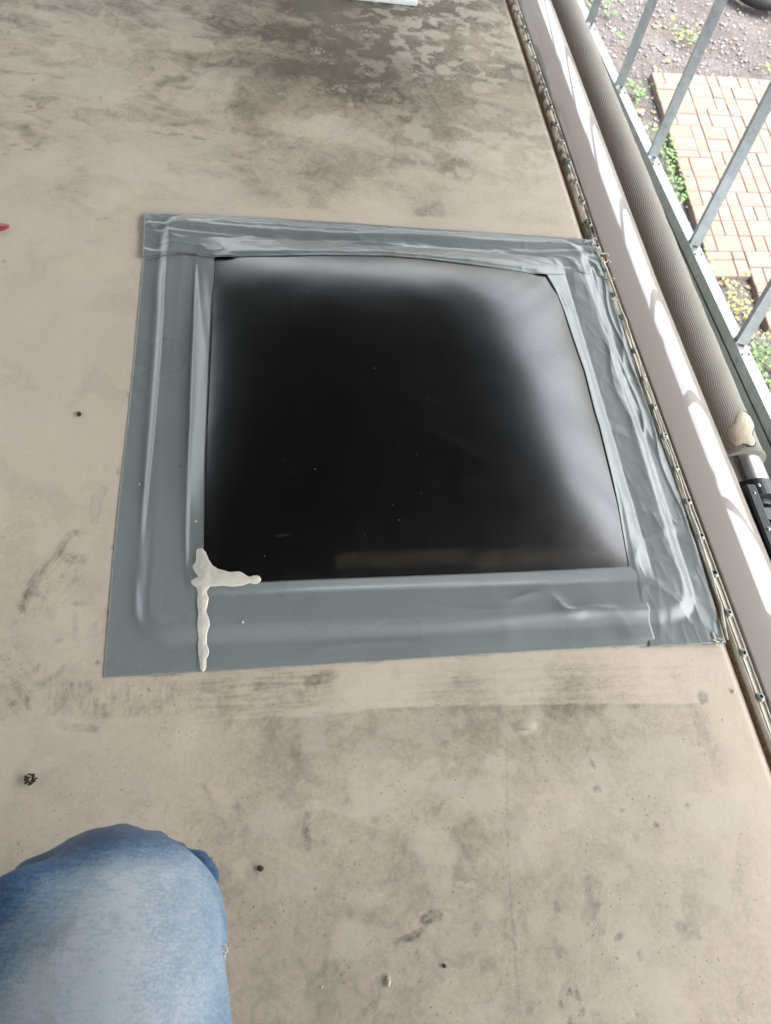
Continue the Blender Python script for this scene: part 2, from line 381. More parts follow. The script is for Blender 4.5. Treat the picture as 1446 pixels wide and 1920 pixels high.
Lw = np.zeros_like(XX); Sm = np.zeros_like(XX)
# blotchy structure: broad, then leopard-like pale patches on the dirty far right
D = D*(.50+1.0*wfbm(XX*6, Y*8, 60, 5))
pt = wfbm(XX*34, Y*50, 70, 6, .9); far = sst(.95, 1.25, Y)
rm = far*sst(.15, .50, XX+(Y-1.2)*.12)*sst(.35, .6, fbm(XX*4, Y*4, 81, 2)+.18)
Lw = np.maximum(Lw, rm*sst(.48, .62, pt)*.72)
lm = far*sst(.12, -.1, XX)
Lw = np.maximum(Lw, lm*sst(.52, .66, wfbm(XX*13+Y*5, Y*20, 90, 5))*.6)
D += lm*sst(.54, .72, wfbm(XX*12, Y*24, 95, 5))*.22
D += sst(.56, .72, wfbm(XX*16, Y*16, 97, 5))*.13
D -= sst(.55, .66, wfbm(XX*11, Y*13, 99, 5))*.12
# cleaned band under the flashing with a sharp lower limit
def line_y(pts):
    q = P([p[0] for p in pts], [p[1] for p in pts]); o = np.argsort(q[:, 0]); return q[o, 0], q[o, 1]
lx, ly = line_y([(400, 1352), (600, 1342), (700, 1328), (880, 1322), (1100, 1320), (1290, 1318), (1340, 1316)])
yl = np.interp(XX, lx, ly)+.002*(vn(XX*60, Y*0, 3)-.5)
below = sst(yl+.0012, yl-.0012, Y)*sst(lx[0], lx[0]+.12, XX)*sst(lx[-1]+.004, lx[-1]-.03, XX)
fadeb = np.exp(-np.clip(yl-Y, 0, 1)/.07)
D += below*(.10+.22*fadeb*(.4+fbm(XX*20, Y*20, 33, 3)))
lx2, ly2 = line_y([(300, 388), (520, 395), (700, 402), (900, 415), (1095, 428)])
ab = sst(-.004, .012, Y-np.interp(XX, lx2, ly2))
D = np.where(Y > 1.0, D*(1-.65*(1-ab)*sst(-.1, .0, XX)), D)
# gutter side is cleaner
D *= 1-.75*sst(.60, .655, X)*sst(1.6, .9, Y)
D *= 1-.35*sst(.55, .62, X)*(Y < .25)
D -= .07*(Y < .2)  # near roof coloured paler to make up for light the body blocks
LX = XX.ravel(); LY = Y.ravel()
def region(cx, cy, r):
    return np.where((np.abs(LX-cx) < r) & (np.abs(LY-cy) < r))[0]
def blob(arr, px, py, rx, ry, ang=0, amt=1, soft=.35, rag=.5, seed=0):
    c = P(px, py); r = max(rx, ry)*1.9; i = region(c[0], c[1], r)
    if not len(i): return
    dx = LX[i]-c[0]; dy = LY[i]-c[1]; ca, sa = math.cos(ang), math.sin(ang)
    q = np.sqrt(((dx*ca+dy*sa)/rx)**2+((-dx*sa+dy*ca)/ry)**2)
    q = q+rag*(fbm(LX[i]*90, LY[i]*90, 200+seed, 3)-.5)*1.2
    a = arr.ravel(); a[i] = np.maximum(a[i], amt*sst(1+soft/2, 1-soft/2, q))
def stroke(arr, pts, w, amt=.5, bristle=0.0, taper=True, seed=0, freq=1200., mode='max', grain=.4):
    q = P([p[0] for p in pts], [p[1] for p in pts])[:, :2]
    t = np.linspace(0, 1, len(q)); tt = np.linspace(0, 1, 60)
    q = np.stack([np.interp(tt, t, q[:, 0]), np.interp(tt, t, q[:, 1])], 1)
    for _ in range(6): q[1:-1] = (q[:-2]+q[1:-1]*2+q[2:])/4
    c = q.mean(0); r = np.abs(q-c).max()+w*1.2; i = region(c[0], c[1], r)
    if not len(i): return
    p = np.stack([LX[i], LY[i]], 1); best = np.full(len(i), 1e9); acr = np.zeros(len(i)); al = np.zeros(len(i))
    for k in range(len(q)-1):
        a, b = q[k], q[k+1]; d = b-a; L2 = d@d+1e-12; s = np.clip(((p-a)@d)/L2, 0, 1); pr = a+s[:, None]*d; v = p-pr; dist = np.linalg.norm(v, axis=1)
        sg = np.sign(d[0]*v[:, 1]-d[1]*v[:, 0]); u = dist < best
        best = np.where(u, dist, best); acr = np.where(u, dist*sg, acr); al = np.where(u, (k+s)/(len(q)-1), al)
    ww = w/2*(np.sqrt(np.clip(1-(2*al-1)**2, 0, 1))*.7+.3 if taper else 1)
    m_ = sst(1.1, .6, best/np.maximum(ww, 1e-5))
    if bristle: m_ *= (1-bristle)+bristle*sst(.42, .62, vn(acr*freq, al*6, 300+seed))
    m_ *= sst(0, .12, al)*sst(1, .88, al)
    m_ *= (1-grain)+grain*2*fbm(p[:, 0]*120, p[:, 1]*120, 310+seed, 2)
    a_ = arr.ravel()
    if mode == 'max': a_[i] = np.maximum(a_[i], np.clip(amt*m_, 0, 1))
    else: a_[i] = a_[i]+amt*m_
Lw = np.ascontiguousarray(Lw); Sm = np.ascontiguousarray(Sm); D = np.ascontiguousarray(D)
Z8 = lambda x, y: (500+x/2.892, y/2.892)
def paw(zx, zy, s=.010, ang=0, amt=.7):
    x, y = Z8(zx, zy); blob(Lw, x, y, s*1.0, s*.8, ang, amt, .5, .4, int(zx)); c = P(x, y)
    for k, a in enumerate((-.9, -.3, .3, .9)):
        a += ang; px_, py_ = c[0]+math.sin(a)*s*2.1, c[1]+math.cos(a)*s*2.0
        i = region(px_, py_, .02); q = np.hypot((LX[i]-px_)/(s*.38), (LY[i]-py_)/(s*.5)); Lr = Lw.ravel(); Lr[i] = np.maximum(Lr[i], amt*sst(1.3, .7, q))
for (zx, zy, s, a) in [(275, 285, .012, .2), (355, 342, .010, -.3), (545, 190, .013, .3), (745, 305, .010, -.2), (820, 300, .012, .4), (805, 405, .012, 0), (1052, 308, .010, .2), (980, 425, .012, .5), (915, 215, .012, .3), (848, 232, .009, 0),
                       (300, 500, .012, .5), (410, 490, .013, -.4), (548, 402, .009, 0), (520, 348, .009, .1), (590, 350, .008, 0), (1075, 12, .016, 0), (1110, 600, .012, .3), (1035, 740, .009, 0), (1085, 775, .011, .2), (1150, 780, .010, 0), (680, 960, .012, 0), (800, 1045, .014, .2), (390, 160, .012, .1), (1040, 120, .012, 0)]:
    paw(zx, zy, s*.70, a, .30+.25*hash2(np.array(zx), np.array(zy), 3))
x, y = Z8(420, 720)
stroke(Lw, [Z8(235, 640), Z8(300, 700), Z8(430, 720), Z8(580, 780), Z8(720, 830)], .075, .62, .25, True, 5, 300)
stroke(Lw, [Z8(240, 650), Z8(330, 650), Z8(480, 680)], .05, .6, .2, True, 6, 300)
stroke(Lw, [Z8(440, 560), Z8(470, 575)], .02, .6)
stroke(Lw, [Z8(1000, 670), Z8(1090, 700), Z8(1180, 750)], .016, .6)
stroke(Lw, [Z8(750, 790), Z8(850, 830), Z8(920, 890)], .018, .55); stroke(Lw, [Z8(1040, 990), Z8(1110, 1040), Z8(1180, 1090)], .022, .5)
stroke(Lw, [Z8(570, 1040), Z8(620, 1080), Z8(680, 1157)], .03, .5); stroke(Lw, [Z8(640, 1020), Z8(700, 1060), Z8(760, 1150)], .026, .5)
blob(Lw, *Z8(810, 720), .028, .034, .2, .6, .3, .7, 3); blob(Lw, *Z8(1200, 600), .03, .02, .1, .5, .5, .8, 4); blob(Lw, *Z8(1160, 480), .022, .02, 0, .6, .3, .7, 8)
blob(Lw, 370, 82, .036, .03, .1, .6, .5, .5, 9)
blob(Sm, 372, 69, .013, .003, 0, .7, .5, .4, 10)
stroke(Lw, [(60, 2), (110, 10), (150, 25), (185, 42), (210, 58)], .014, .5, .2); stroke(Lw, [(160, 38), (190, 62), (210, 90), (225, 95)], .024, .42, .3)
stroke(Lw, [(45, 45), (80, 70), (115, 100)], .04, .4, .5, True, 3, 500); stroke(Lw, [(0, 245), (25, 230), (42, 205)], .022, .45, .2); stroke(Lw, [(185, 40), (197, 15)], .012, .4)
stroke(Lw, [(425, 260), (432, 220), (430, 200)], .014, .4); stroke(Lw, [(410, 135), (432, 150), (428, 180)], .022, .5)
for (a, b, r1, r2, an, am) in [(374, 260, .016, .004, -.2, .6), (300, 250, .03, .003, -.1, .45), (330, 252, .012, .003, 0, .5), (60, 138, .012, .003, .2, .5), (52, 200, .010, .002, .1, .5), (75, 202, .008, .002, .1, .5), (195, 410, .014, .004, .3, .25),
                               (340, 235, .02, .004, 0, .3), (10, 290, .005, .003, 0, .6), (30, 271, .007, .003, .2, .6), (52, 280, .006, .003, .2, .6), (15, 62, .003, .008, 0, .5), (517, 168, .014, .010, 0, .0), (548, 276, .006, .003, 0, .7), (508, 299, .007, .002, 0, .7), (8, 490, .003, .003, 0, .6), (63, 150, .004, .003, 0, .6)]:
    if am: blob(Sm, a, b, r1, r2, an, am, .6, .9, int(a))
stroke(Sm, [(511, 168), (516, 178), (525, 181), (535, 178)], .006, .5)
# bottom area, features
Z3 = lambda x, y: (500+x/2.41, 1250+y/2.41)
for (a, b, r1, r2, an, am) in [(600, 290, .028, .010, 0, .4), (480, 380, .026, .018, 0, .35), (1045, 440, .020, .013, 0, .75), (820, 540, .020, .010, 0, .6), (970, 595, .032, .020, 0, .55), (385, 1250, .020, .022, 0, .6), (430, 1300, .02, .03, .3, .3), (455, 620, .028, .016, 0, .5),
                               (1180, 272, .019, .012, 0, .5), (1090, 290, .008, .012, .8, .5), (770, 240, .022, .022, 0, .4), (870, 250, .010, .012, 0, .4), (1150, 710, .03, .012, 0, .4), (1180, 850, .03, .02, 0, .35), (1270, 470, .008, .02, 0, .35), (1030, 1100, .012, .016, 0, .4), (1350, 810, .02, .014, 0, .35), (440, 1060, .02, .01, 0, .3), (730, 340, .006, .012, 0, .4),
                               (160, 990, .02, .016, 0, .3), (20, 700, .025, .016, 0, .4), (980, 1580, .02, .01, 0, .35), (880, 1240, .02, .012, 0, .3)]:
    blob(Lw, *Z3(a, b), r1, r2, an, am*.95, .8, 1.0, int(a))
stroke(Lw, [Z3(210, 170), Z3(205, 260), Z3(215, 400)], .034, .5, .1, False); stroke(Lw, [Z3(690, 720), Z3(730, 820), Z3(780, 900), Z3(800, 1050)], .036, .42); stroke(Lw, [Z3(850, 970), Z3(900, 985), Z3(960, 1000)], .004, .6); stroke(Lw, [Z3(380, 1335), Z3(450, 1370), Z3(510, 1405)], .012, .35)
Z4 = lambda x, y: (1000+x/2.865, 1250+y/2.865)
for (a, b, r1, r2, an, am) in [(450, 250, .022, .016, -.4, .5), (330, 320, .012, .014, 0, .45), (330, 540, .018, .016, 0, .5), (335, 665, .018, .014, 0, .6), (770, 440, .024, .02, 0, .45), (660, 500, .03, .02, 0, .35), (650, 640, .03, .012, 0, .3), (990, 1215, .020, .020, 0, .5), (440, 1110, .018, .012, 0, .4), (690, 1680, .010, .018, 0, .4), (550, 1480, .022, .016, 0, .35), (230, 1460, .018, .02, 0, .35), (260, 830, .02, .014, 0, .3), (1120, 780, .05, .022, 0, .35), (20, 1375, .010, .020, 0, .4)]:
    blob(Lw, *Z4(a, b), r1, r2, an, am*.95, .8, 1.0, int(a))
stroke(Lw, [Z4(470, 240), Z4(560, 300), Z4(640, 360)], .012, .5); stroke(Lw, [Z4(430, 360), Z4(460, 390), Z4(510, 440)], .016, .5); stroke(Lw, [Z4(740, 1290), Z4(790, 1320), Z4(850, 1430)], .005, .5); stroke(Lw, [Z4(470, 1750), Z4(520, 1830), Z4(545, 1910)], .005, .5)
stroke(Sm, [Z4(425, 345), Z4(460, 375), Z4(500, 405)], .007, .3)
for (a, b, r1, r2, an, am) in [(318, 520, .003, .007, .3, .6), (340, 655, .006, .004, 0, .5), (912, 165, .009, .008, 0, .55), (905, 190, .004, .004, 0, .5), (1013, 285, .0022, .0022, 0, .9), (477, 772, .003, .003, 0, .6), (663, 847, .004, .003, 0, .6), (830, 745, .003, .003, 0, .6), (555, 922, .006, .006, 0, .3), (800, 1388, .009, .006, 0, .35), (125, 1287, .004, .006, 0, .45), (455, 1455, .008, .003, .4, .6), (197, 1745, .003, .004, 0, .8), (238, 1765, .003, .005, .3, .8), (148, 1812, .002, .004, 0, .7), (268, 1848, .003, .004, 0, .7), (200, 1910, .003, .006, 0, .7), (575, 1555, .004, .005, 0, .4), (350, 1280, .005, .004, 0, .35), (885, 1442, .004, .006, .3, .4), (75, 610, .003, .003, 0, .5)]:
    blob(Sm, *Z4(a, b), r1, r2, an, am, .6, .6, int(a))
stroke(Sm, [Z3(690, 1155), Z3(745, 1130), Z3(800, 1105)], .014, .85, .2, True, 1, 500, grain=.9); stroke(Sm, [Z3(560, 1250), Z3(620, 1232), Z3(680, 1210), Z3(720, 1175)], .009, .75, .2, grain=.9)
stroke(Sm, [Z3(185, 650), Z3(175, 740), Z3(190, 840)], .009, .6, .2, grain=.9); stroke(Sm, [Z3(330, 628), Z3(360, 610), Z3(372, 595)], .004, .35)
blob(Sm, *Z3(1165, 285), .014, .002, -.1, .5, .6, .2, 2)  # thin dark line along the near side of the blister
stroke(Sm, [Z3(1083, 290), Z3(1085, 500), Z3(1090, 800), Z3(1103, 1050), Z3(1125, 1320), Z3(1148, 1610)], .0035, .22, 0, False, grain=.9)
stroke(Sm, [Z3(675, 1150), Z3(690, 1350), Z3(700, 1500)], .002, .1, 0, False)
for (a, b, r1, r2, am) in [(1160, 1213, .012, .0022, .7), (1205, 1211, .008, .002, .7), (1255, 1209, .010, .0022, .8), (1318, 1206, .010, .0022, .7), (330, 1264, .012, .002, .6), (300, 1267, .01, .002, .6), (222, 885, .0022, .006, .6), (212, 1025, .0022, .005, .6), (205, 1150, .0022, .005, .6), (240, 740, .002, .006, .5), (700, 1242, .012, .002, .4), (900, 1229, .014, .002, .4)]:
    blob(Sm, a, b, r1, r2, 0, am, .8, 1.0, int(a))
# brush marks left of and below the flashing
Z2 = lambda x, y: (x/3.2, 900+y/3.2)
stroke(D, [Z2(640, 20), Z2(580, 130), Z2(560, 290)], .020, .20, .5, True, 11, 700, 'add'); stroke(D, [Z2(560, 300), Z2(420, 320), Z2(330, 450), Z2(220, 590), Z2(150, 720), Z2(120, 810)], .016, .28, .5, True, 12, 900, 'add')
stroke(D, [Z2(480, 400), Z2(350, 560), Z2(260, 700), Z2(200, 830)], .075, .20, .8, True, 13, 600, 'add'); stroke(D, [Z2(340, 440), Z2(440, 480), Z2(520, 470)], .018, .28, .3, True, 14, 600, 'add')
stroke(Lw, [Z2(150, 830), Z2(240, 910), Z2(280, 1040), Z2(275, 1200), Z2(230, 1410)], .032, .8, .85, False, 15, 800)
stroke(Sm, [Z2(200, 640), Z2(150, 730), Z2(125, 815)], .010, .32, .85, False, 25, 900)
for k in range(9):
    xk = 300+k*95; stroke(D, [Z2(xk, 1190), Z2(xk-6, 1300), Z2(xk+4, 1440)], .050, .10, .9, False, 20+k, 750, 'add')
stroke(D, [Z2(0, 1050), Z2(100, 1130), Z2(230, 1230)], .05, .2, .9, False, 16, 800, 'add'); stroke(D, [Z2(0, 1200), Z2(90, 1290), Z2(180, 1400)], .03, .25, .8, False, 17, 800, 'add')
stroke(Sm, [Z2(400, 1095), Z2(350, 1170), Z2(280, 1200), Z2(240, 1240)], .011, .40, .5, True, 18, 800, grain=.8); stroke(Sm, [Z2(250, 1180), Z2(215, 1245), Z2(165, 1290), Z2(162, 1340), Z2(185, 1400)], .008, .42, .4, True, 19, 800, grain=.8)
stroke(Sm, [Z2(350, 1210), Z2(280, 1240), Z2(190, 1270)], .006, .35, .5); stroke(Sm, [Z2(245, 1100), Z2(215, 1130), Z2(190, 1160)], .008, .32, .4)
stroke(Sm, [Z2(450, 780), Z2(448, 880), Z2(465, 990)], .008, .22, .4, True, 21, 900); stroke(Lw, [Z2(460, 1010), Z2(510, 1015), Z2(530, 980)], .006, .6); stroke(Sm, [Z2(580, 840), Z2(565, 890), Z2(590, 950)], .008, .18, .4)
stroke(Sm, [Z2(768, 1190), Z2(765, 1260), Z2(770, 1350)], .004, .25, .2); stroke(D, [Z2(640, 1500), Z2(400, 1480), Z2(330, 1450)], .012, .3, 0, True, 3, 600, 'add')
for k in range(6):
    y0 = 1268+k*13; stroke(D, [(340, y0+14), (450, y0+6), (560, y0-4), (640, y0-8)], .022, .17-.01*k, .85, False, 40+k, 700, 'add')
stroke(D, [(565, 1283), (600, 1272), (640, 1262)], .018, .35, .3, True, 50, 500, 'add')
for k in range(5):
    y0 = 1240+k*18; stroke(D, [(700, y0+20), (900, y0+10), (1100, y0+4), (1320, y0+2)], .022, .10, .8, False, 60+k, 900, 'add')
for (a, b, r1, r2, am) in [(585, 1097, .0035, .0035, .55), (75, 1346, .004, .0025, .7), (10, 1058, .002, .002, .5), (428, 1225, .002, .003, .6), (18, 345, .003, .003, .4), (190, 108, .002, .002, .5), (372, 578, .002, .002, .5), (350, 960, .005, .004, .3), (480, 740, .01, .004, .35), (90, 850, .003, .003, .4)]:
    blob(Sm, *Z2(a, b), r1, r2, 0, am, .6, .5, int(a))
V = np.stack([XX, Y, Z], -1).reshape(-1, 3)
roof = fast_mesh('roof_panel', V, grid_faces(len(xs), len(ys)), M['roof'])
attr(roof, 'dirt', np.clip(D, 0, 1.3)); attr(roof, 'smudge', np.clip(Sm, 0, 1)); attr(roof, 'wiped', np.clip(Lw*.8, 0, 1))
child(roof, rv)

def sweep(name, prof, ys_, mat, parent, smooth=True, grime_dark=None, jitter=0):
    prof = np.asarray(prof, float); nu = len(prof); V = np.zeros((nu, len(ys_), 3))
    V[:, :, 0] = prof[:, 0:1]+edge_shift(ys_)[None]; V[:, :, 1] = ys_[None]; V[:, :, 2] = prof[:, 1:2]
    if jitter:
        V[:, :, 2] += jitter*(vn(V[:, :, 0]*400, V[:, :, 1]*120, 5)-.5); V[:, :, 0] += jitter*(vn(V[:, :, 2]*400+7, V[:, :, 1]*90, 6)-.5)
    o = fast_mesh(name, V.reshape(-1, 3), grid_faces(nu, len(ys_)), mat, None, smooth)
    if grime_dark is not None: attr(o, 'grime_dark', np.clip(grime_dark(V[:, :, 0]-edge_shift(ys_)[None], V[:, :, 1]), 0, 1))
    child(o, parent); return o
ysf = np.linspace(-1.6, 4.2, 1500)
sweep('edge_gap', [(.655, -.0046), (.6556, -.0058), (.6645, -.0058), (.665, -.004)], ysf, M['gap'], rv, False)
def rg(x, y):
    g = sst(.5, .72, fbm(x*160, y*30, 7, 3))*(.10+.40*sst(.95, 1.1, y))
    g += sst(.6, .72, vn(x*90, y*62, 12))*.8*sst(.9, 1.15, y)
    return g+sst(.6805, .6835, x)*.15*(y < 1.1)  # last term paints the shade line beside the moulding lip
trim = sweep('trim_rail', [(.6648, -.006), (.665, .0035), (.6662, .0042), (.6675, .0032), (.6692, .003), (.6698, .0040), (.6706, .0030), (.678, .0028), (.6786, .0038), (.6794, .0028), (.6830, .0015), (.6836, -.004)], ysf, M['rail'], rv, True, rg, .0004)
RC = .143; XC = .701
prof = [(.6838, -.006), (.6841, .0022), (.6850, .0034), (.687, .0036)]
tx, tz = .687, .0036; npf = 90
for k in range(npf):           # slope grows slowly over the flat top, then the panel rolls over
    q = (k+.5)/npf; a = math.radians(.5+2.5*q+87*sst(.27, 1.25, q)**1.0*1.02 if q > .27 else .5+2.5*q); a = min(a, math.pi/2); ds = .158/npf
    tx += ds*math.cos(a); tz -= ds*math.sin(a)
    prof.append((tx, tz))
print('prof end', tx, tz)
prof += [(tx+.001, -.16), (tx+.001, -.24)]
mg = lambda x, y: sst(.60, .72, fbm(x*90, y*7, 31, 3)+.12*sst(1.3, 1.6, y))*sst(.712, .690, x)*sst(1.2, 1.5, y)*.8+.35*sst(1.05, 1.3, y)*sst(.45, .75, fbm(x*40, y*5, 35, 3))*sst(.73, .70, x)
sweep('edge_moulding', prof, ysf, M['paint'], rv, True, mg)
sweep('wall', [(tx-.002, -.238), (tx-.002, -2.2)], np.linspace(-1.6, 4.2, 60), M['rv_wall'], rv)
child(box('wall', (-1.76, -1.6, -2.2), (-1.745, 4.2, -.02), M['rv_wall']), rv)
child(box('wall', (-1.74, 4.2, -2.2), (.82, 4.215, -.02), M['rv_wall']), rv)
child(box('wall', (-1.74, -1.615, -2.2), (.82, -1.602, -.02), M['rv_wall']), rv)
# screws along the trim rail
def screw_mesh():
    bm = bmesh.new(); r0 = .0052
    prof = [(r0*1.15, 0), (r0*1.15, .0009), (r0, .0013), (r0*.92, .0034), (r0*.72, .0043), (r0*.42, .0044), (r0*.40, .0022), (0.0001, .0020)]
    n = 12; rows = []
    for (r, z) in prof: rows.append([bm.verts.new((r*math.cos(2*math.pi*k/n), r*math.sin(2*math.pi*k/n), z)) for k in range(n)])
    for a, b in zip(rows, rows[1:]):
        for k in range(n):
            f = bm.faces.new((a[k], a[(k+1) % n], b[(k+1) % n], b[k])); f.material_index = 1 if rows.index(b) >= 6 else 0
    me = bpy.data.meshes.new('screw'); bm.to_mesh(me); bm.free(); me.materials.append(M['screw']); me.materials.append(M['dark']); return me
sm = screw_mesh()
bolts = [(1147,555),(1163,597),(1188,660),(1206,712),(1226,765),(1244,820),(1266,880),(1287,942),(1310,1007),(1333,1077),(1359,1151),(1386,1226),(1418,1309)]
yb = [float(P(a, b)[1]) for a, b in bolts]
yb = sorted(yb+[yb[0]+.064*k for k in range(1, 16)]+[yb[-1]-.063*k for k in range(1, 6)])
for y in yb:
    o = bpy.data.objects.new('screw', sm); o.scale = (1.12, 1.12, 1.15); link(o); x = .6735+float(edge_shift(y)); 
    o.location = (x+random.uniform(-.0008, .0008), y, .0026); o.rotation_euler = (random.uniform(-.12, .12), random.uniform(-.12, .12), random.uniform(0, 3)); 
    o.parent = trim
# crusted old sealant lumps on the far half of the rail
vs = []; fs = []
for k in range(60):
    y = random.uniform(1.02, 2.2); x = random.uniform(.667, .682)+float(edge_shift(y)); r = random.uniform(.0015, .0045); l = r*random.uniform(1, 3.2); b = len(vs); a0 = random.uniform(-.4, .4)
    for j in range(6):
        a = j*math.pi/3; dx, dy = r*math.cos(a), l*math.sin(a); vs.append((x+dx*math.cos(a0)-dy*math.sin(a0), y+dx*math.sin(a0)+dy*math.cos(a0), .002))
    vs.append((x, y, .004+r*.7)); fs += [(b+j, b+(j+1) % 6, b+6) for j in range(6)]
o = mesh('old_sealant', vs, fs, M['gap'], None, True); o['kind'] = 'stuff'; child(o, rv)

# ------------------------------------------------------------------ skylight: dome and flashing tape
sk = empty('skylight', (CX, CY, 0)); tag(sk, 'black domed skylight bordered with wrinkled grey flashing tape on the motorhome roof', 'skylight')
g = np.linspace(-1, 1, 200); U, Vv = np.meshgrid(np.sign(g)*np.abs(g)**.75, np.sign(g)*np.abs(g)**.75, indexing='ij')
DX, DY = CX+U*(AX+.03), CY+Vv*(AY+.03)
dz = S(DX, DY)+.0006*(fbm(DX*9, DY*9, 8, 2)-.5)*4*(np.maximum(abs(U), abs(Vv)) < .97)
dome = fast_mesh('dome', np.stack([DX, DY, dz], -1).reshape(-1, 3), grid_faces(200, 200), M['dome'])
sc = np.zeros_like(DX)
def dline(px0, py0, px1, py1, w, amt):
    global sc
    a = onS(px0, py0)[:2]; b = onS(px1, py1)[:2]; d = b-a; s = np.clip(((DX-a[0])*d[0]+(DY-a[1])*d[1])/(d@d), 0, 1)
    q = np.hypot(DX-a[0]-s*d[0], DY-a[1]-s*d[1]); sc = np.maximum(sc, amt*sst(1.2, .3, q/w)*(.3+.7*vn(DX*60, DY*300, 9)))
dline(640, 1052, 880, 1042, .012, .14); dline(900, 1050, 1150, 1040, .014, .16); dline(715, 760, 900, 850, .005, .05); dline(1130, 950, 1160, 1050, .02, .22); dline(935, 540, 925, 600, .004, .10); dline(540, 1002, 520, 1003, .002, .2); dline(400, 1050, 400, 900, .010, .05)
attr(dome, 'scuff', np.clip(sc, 0, 1)); child(dome, sk)

def wr_ridge(x, y, seed): n = vn(x, y, seed); return np.clip(1-np.abs(2*n-1)*2.2, 0, 1)**1.5
def strip(outer, inner, nu, nv, off, wrf, label=None, ragged=0.0006, pin=(0, 1)):
    o_ = onS(*resample(outer, nu).T, off)[:, :2]; i_ = onS(*resample(inner, nu).T, off)[:, :2]
    t = np.linspace(0, 1, nv)[None, :, None]
    XY = o_[:, None]*(1-t)+i_[:, None]*t
    XY[:, 0] += ragged*(fbm(np.arange(nu)*.35, np.zeros(nu), 3, 3)[:, None]-.5)*2
    x = XY[..., 0]; y = XY[..., 1]
    tt = np.broadcast_to(t[..., 0], x.shape); ss = np.broadcast_to(np.linspace(0, 1, nu)[:, None], x.shape)
    z = S(x, y)+off+wrf(x, y, ss, tt)*sst(1.0, .93, tt)-(off-.0012)*sst(.90, .97, tt)*sst(pin[0], pin[0]+.03, ss)*sst(pin[1], pin[1]-.03, ss)
    nrm = np.stack([x, y, z], -1)
    top = nrm.reshape(-1, 3); F = grid_faces(nu, nv)
    # skirt gives the strip its cut edge
    def idx(i, j): return i*nv+j
    ring = [idx(i, 0) for i in range(nu)]+[idx(nu-1, j) for j in range(1, nv)]+[idx(i, nv-1) for i in range(nu-2, -1, -1)]+[idx(0, j) for j in range(nv-2, 0, -1)]
    base = len(top); low = top[ring].copy(); low[:, 2] -= .0022
    sk_f = [(ring[k], base+k, base+(k+1) % len(ring), ring[(k+1) % len(ring)]) for k in range(len(ring))]
    V = np.vstack([top, low]); F = np.vstack([F, np.array(sk_f)])
    ob = fast_mesh('flashing_tape', V, F, M['tape']); 
    # grid orientation: make normals face up
    ob.data.update(); 
    if sum(p.normal.z for p in list(ob.data.polygons)[:200]) < 0: ob.data.flip_normals()
    gr = np.zeros(len(V)); gg = sst(.975, 1.0, tt)*.8+sst(.02, 0, tt)*.2*(vn(x*60, y*60, 8) > .6); gr[:base] = np.clip(gg, 0, 1).ravel(); attr(ob, 'grime_dark', gr)  # inner cut edge drawn dark so the seam shows, outer edge patchy
    child(ob, sk)
    if label: ob['label'] = label
    return ob
top_in = [(403,480),(480,477),(600,475),(720,476),(800,482),(880,492),(960,503),(1025,513)]
right_in = [(1024,512),(1046,549),(1060,585),(1073,624),(1098,696),(1118,775),(1125,796),(1149,894),(1160,945),(1168,994),(1180,1062)]
W0 = lambda a: a
def w_left(x, y, s, t):      # s from far to near, t from outer to inner
    w = .0022*np.exp(-((t-.33-.03*np.sin(s*5))/.035)**2)*sst(.75, .5, s)*sst(0, .06, s)
    w += .0016*np.exp(-((t-.55+.05*s)/.05)**2)*sst(.55, .2, s)*(.4+vn(x*3, y*14, 2))
    w += .0010*np.exp(-((t-.85-.05*np.sin(s*9))/.04)**2)*sst(.2, .6, s)*sst(.9, .7, s)
    w += .0016*wr_ridge(x*26+y*4, y*5, 3)*sst(0, .05, t)*sst(.35, .05, s)
    w += .0012*wr_ridge(x*22+y*2, y*4, 4)*sst(.1, .3, t)*sst(1, .7, s)
    return w+.0008*(fbm(x*20, y*20, 5, 2)-.5)*sst(0, .1, t)
def w_top(x, y, s, t):
    w = .0024*np.exp(-((t-.30-.04*np.sin(s*6))/.045)**2)*sst(0, .02, s)+.002*np.exp(-((t-.52+.08*(s-.5)+.03*np.sin(s*17))/.05)**2)*sst(.12, .3, s)
    w += .0022*wr_ridge(x*9+3, y*38+x*2, 13)*sst(0, .15, t)*(1-.4*t)
    w += .0020*wr_ridge(x*30+y*14, y*22, 15)*sst(.22, .02, s)*sst(0, .15, t)
    w += .0026*wr_ridge(x*22, y*30, 17)*sst(.85, 1, s)*sst(0, .1, t)
    return w+.0008*(fbm(x*25, y*25, 6, 2)-.5)*sst(0, .1, t)+.0009*wr_ridge(x*34, y*70+x*9, 74)*sst(0, .1, t)
def w_right(x, y, s, t):
    w = .0034*wr_ridge(x*24+1.5*vn(x*3, y*7, 55)+.5, y*2.6, 23)*sst(.0, .05, t)*sst(.75, .25, t)*(.5+.5*sst(1, .55, s))
    w += .0030*wr_ridge(x*46+2*vn(x*6, y*9, 57), y*4.2, 25)*sst(.0, .04, t)*sst(.5, .12, t)
    w += .0020*wr_ridge(x*21+y*9, y*12-x*6, 27)*sst(.5, .75, s)*sst(0, .08, t)
    w += .0020*wr_ridge(x*15, y*13+x*9, 28)*sst(.03, .2, t)*sst(.98, .8, t)
    w += .0006*wr_ridge(x*60+y*10, y*30, 71)*sst(0, .08, t)*sst(1, .85, t)+.0005*(fbm(x*90, y*60, 72, 2)-.5)*sst(0, .1, t)
    w += .0030*np.exp(-(t/.05)**2)*sst(1, .8, s)*vn(x*2, y*22, 31)
    return w*.62
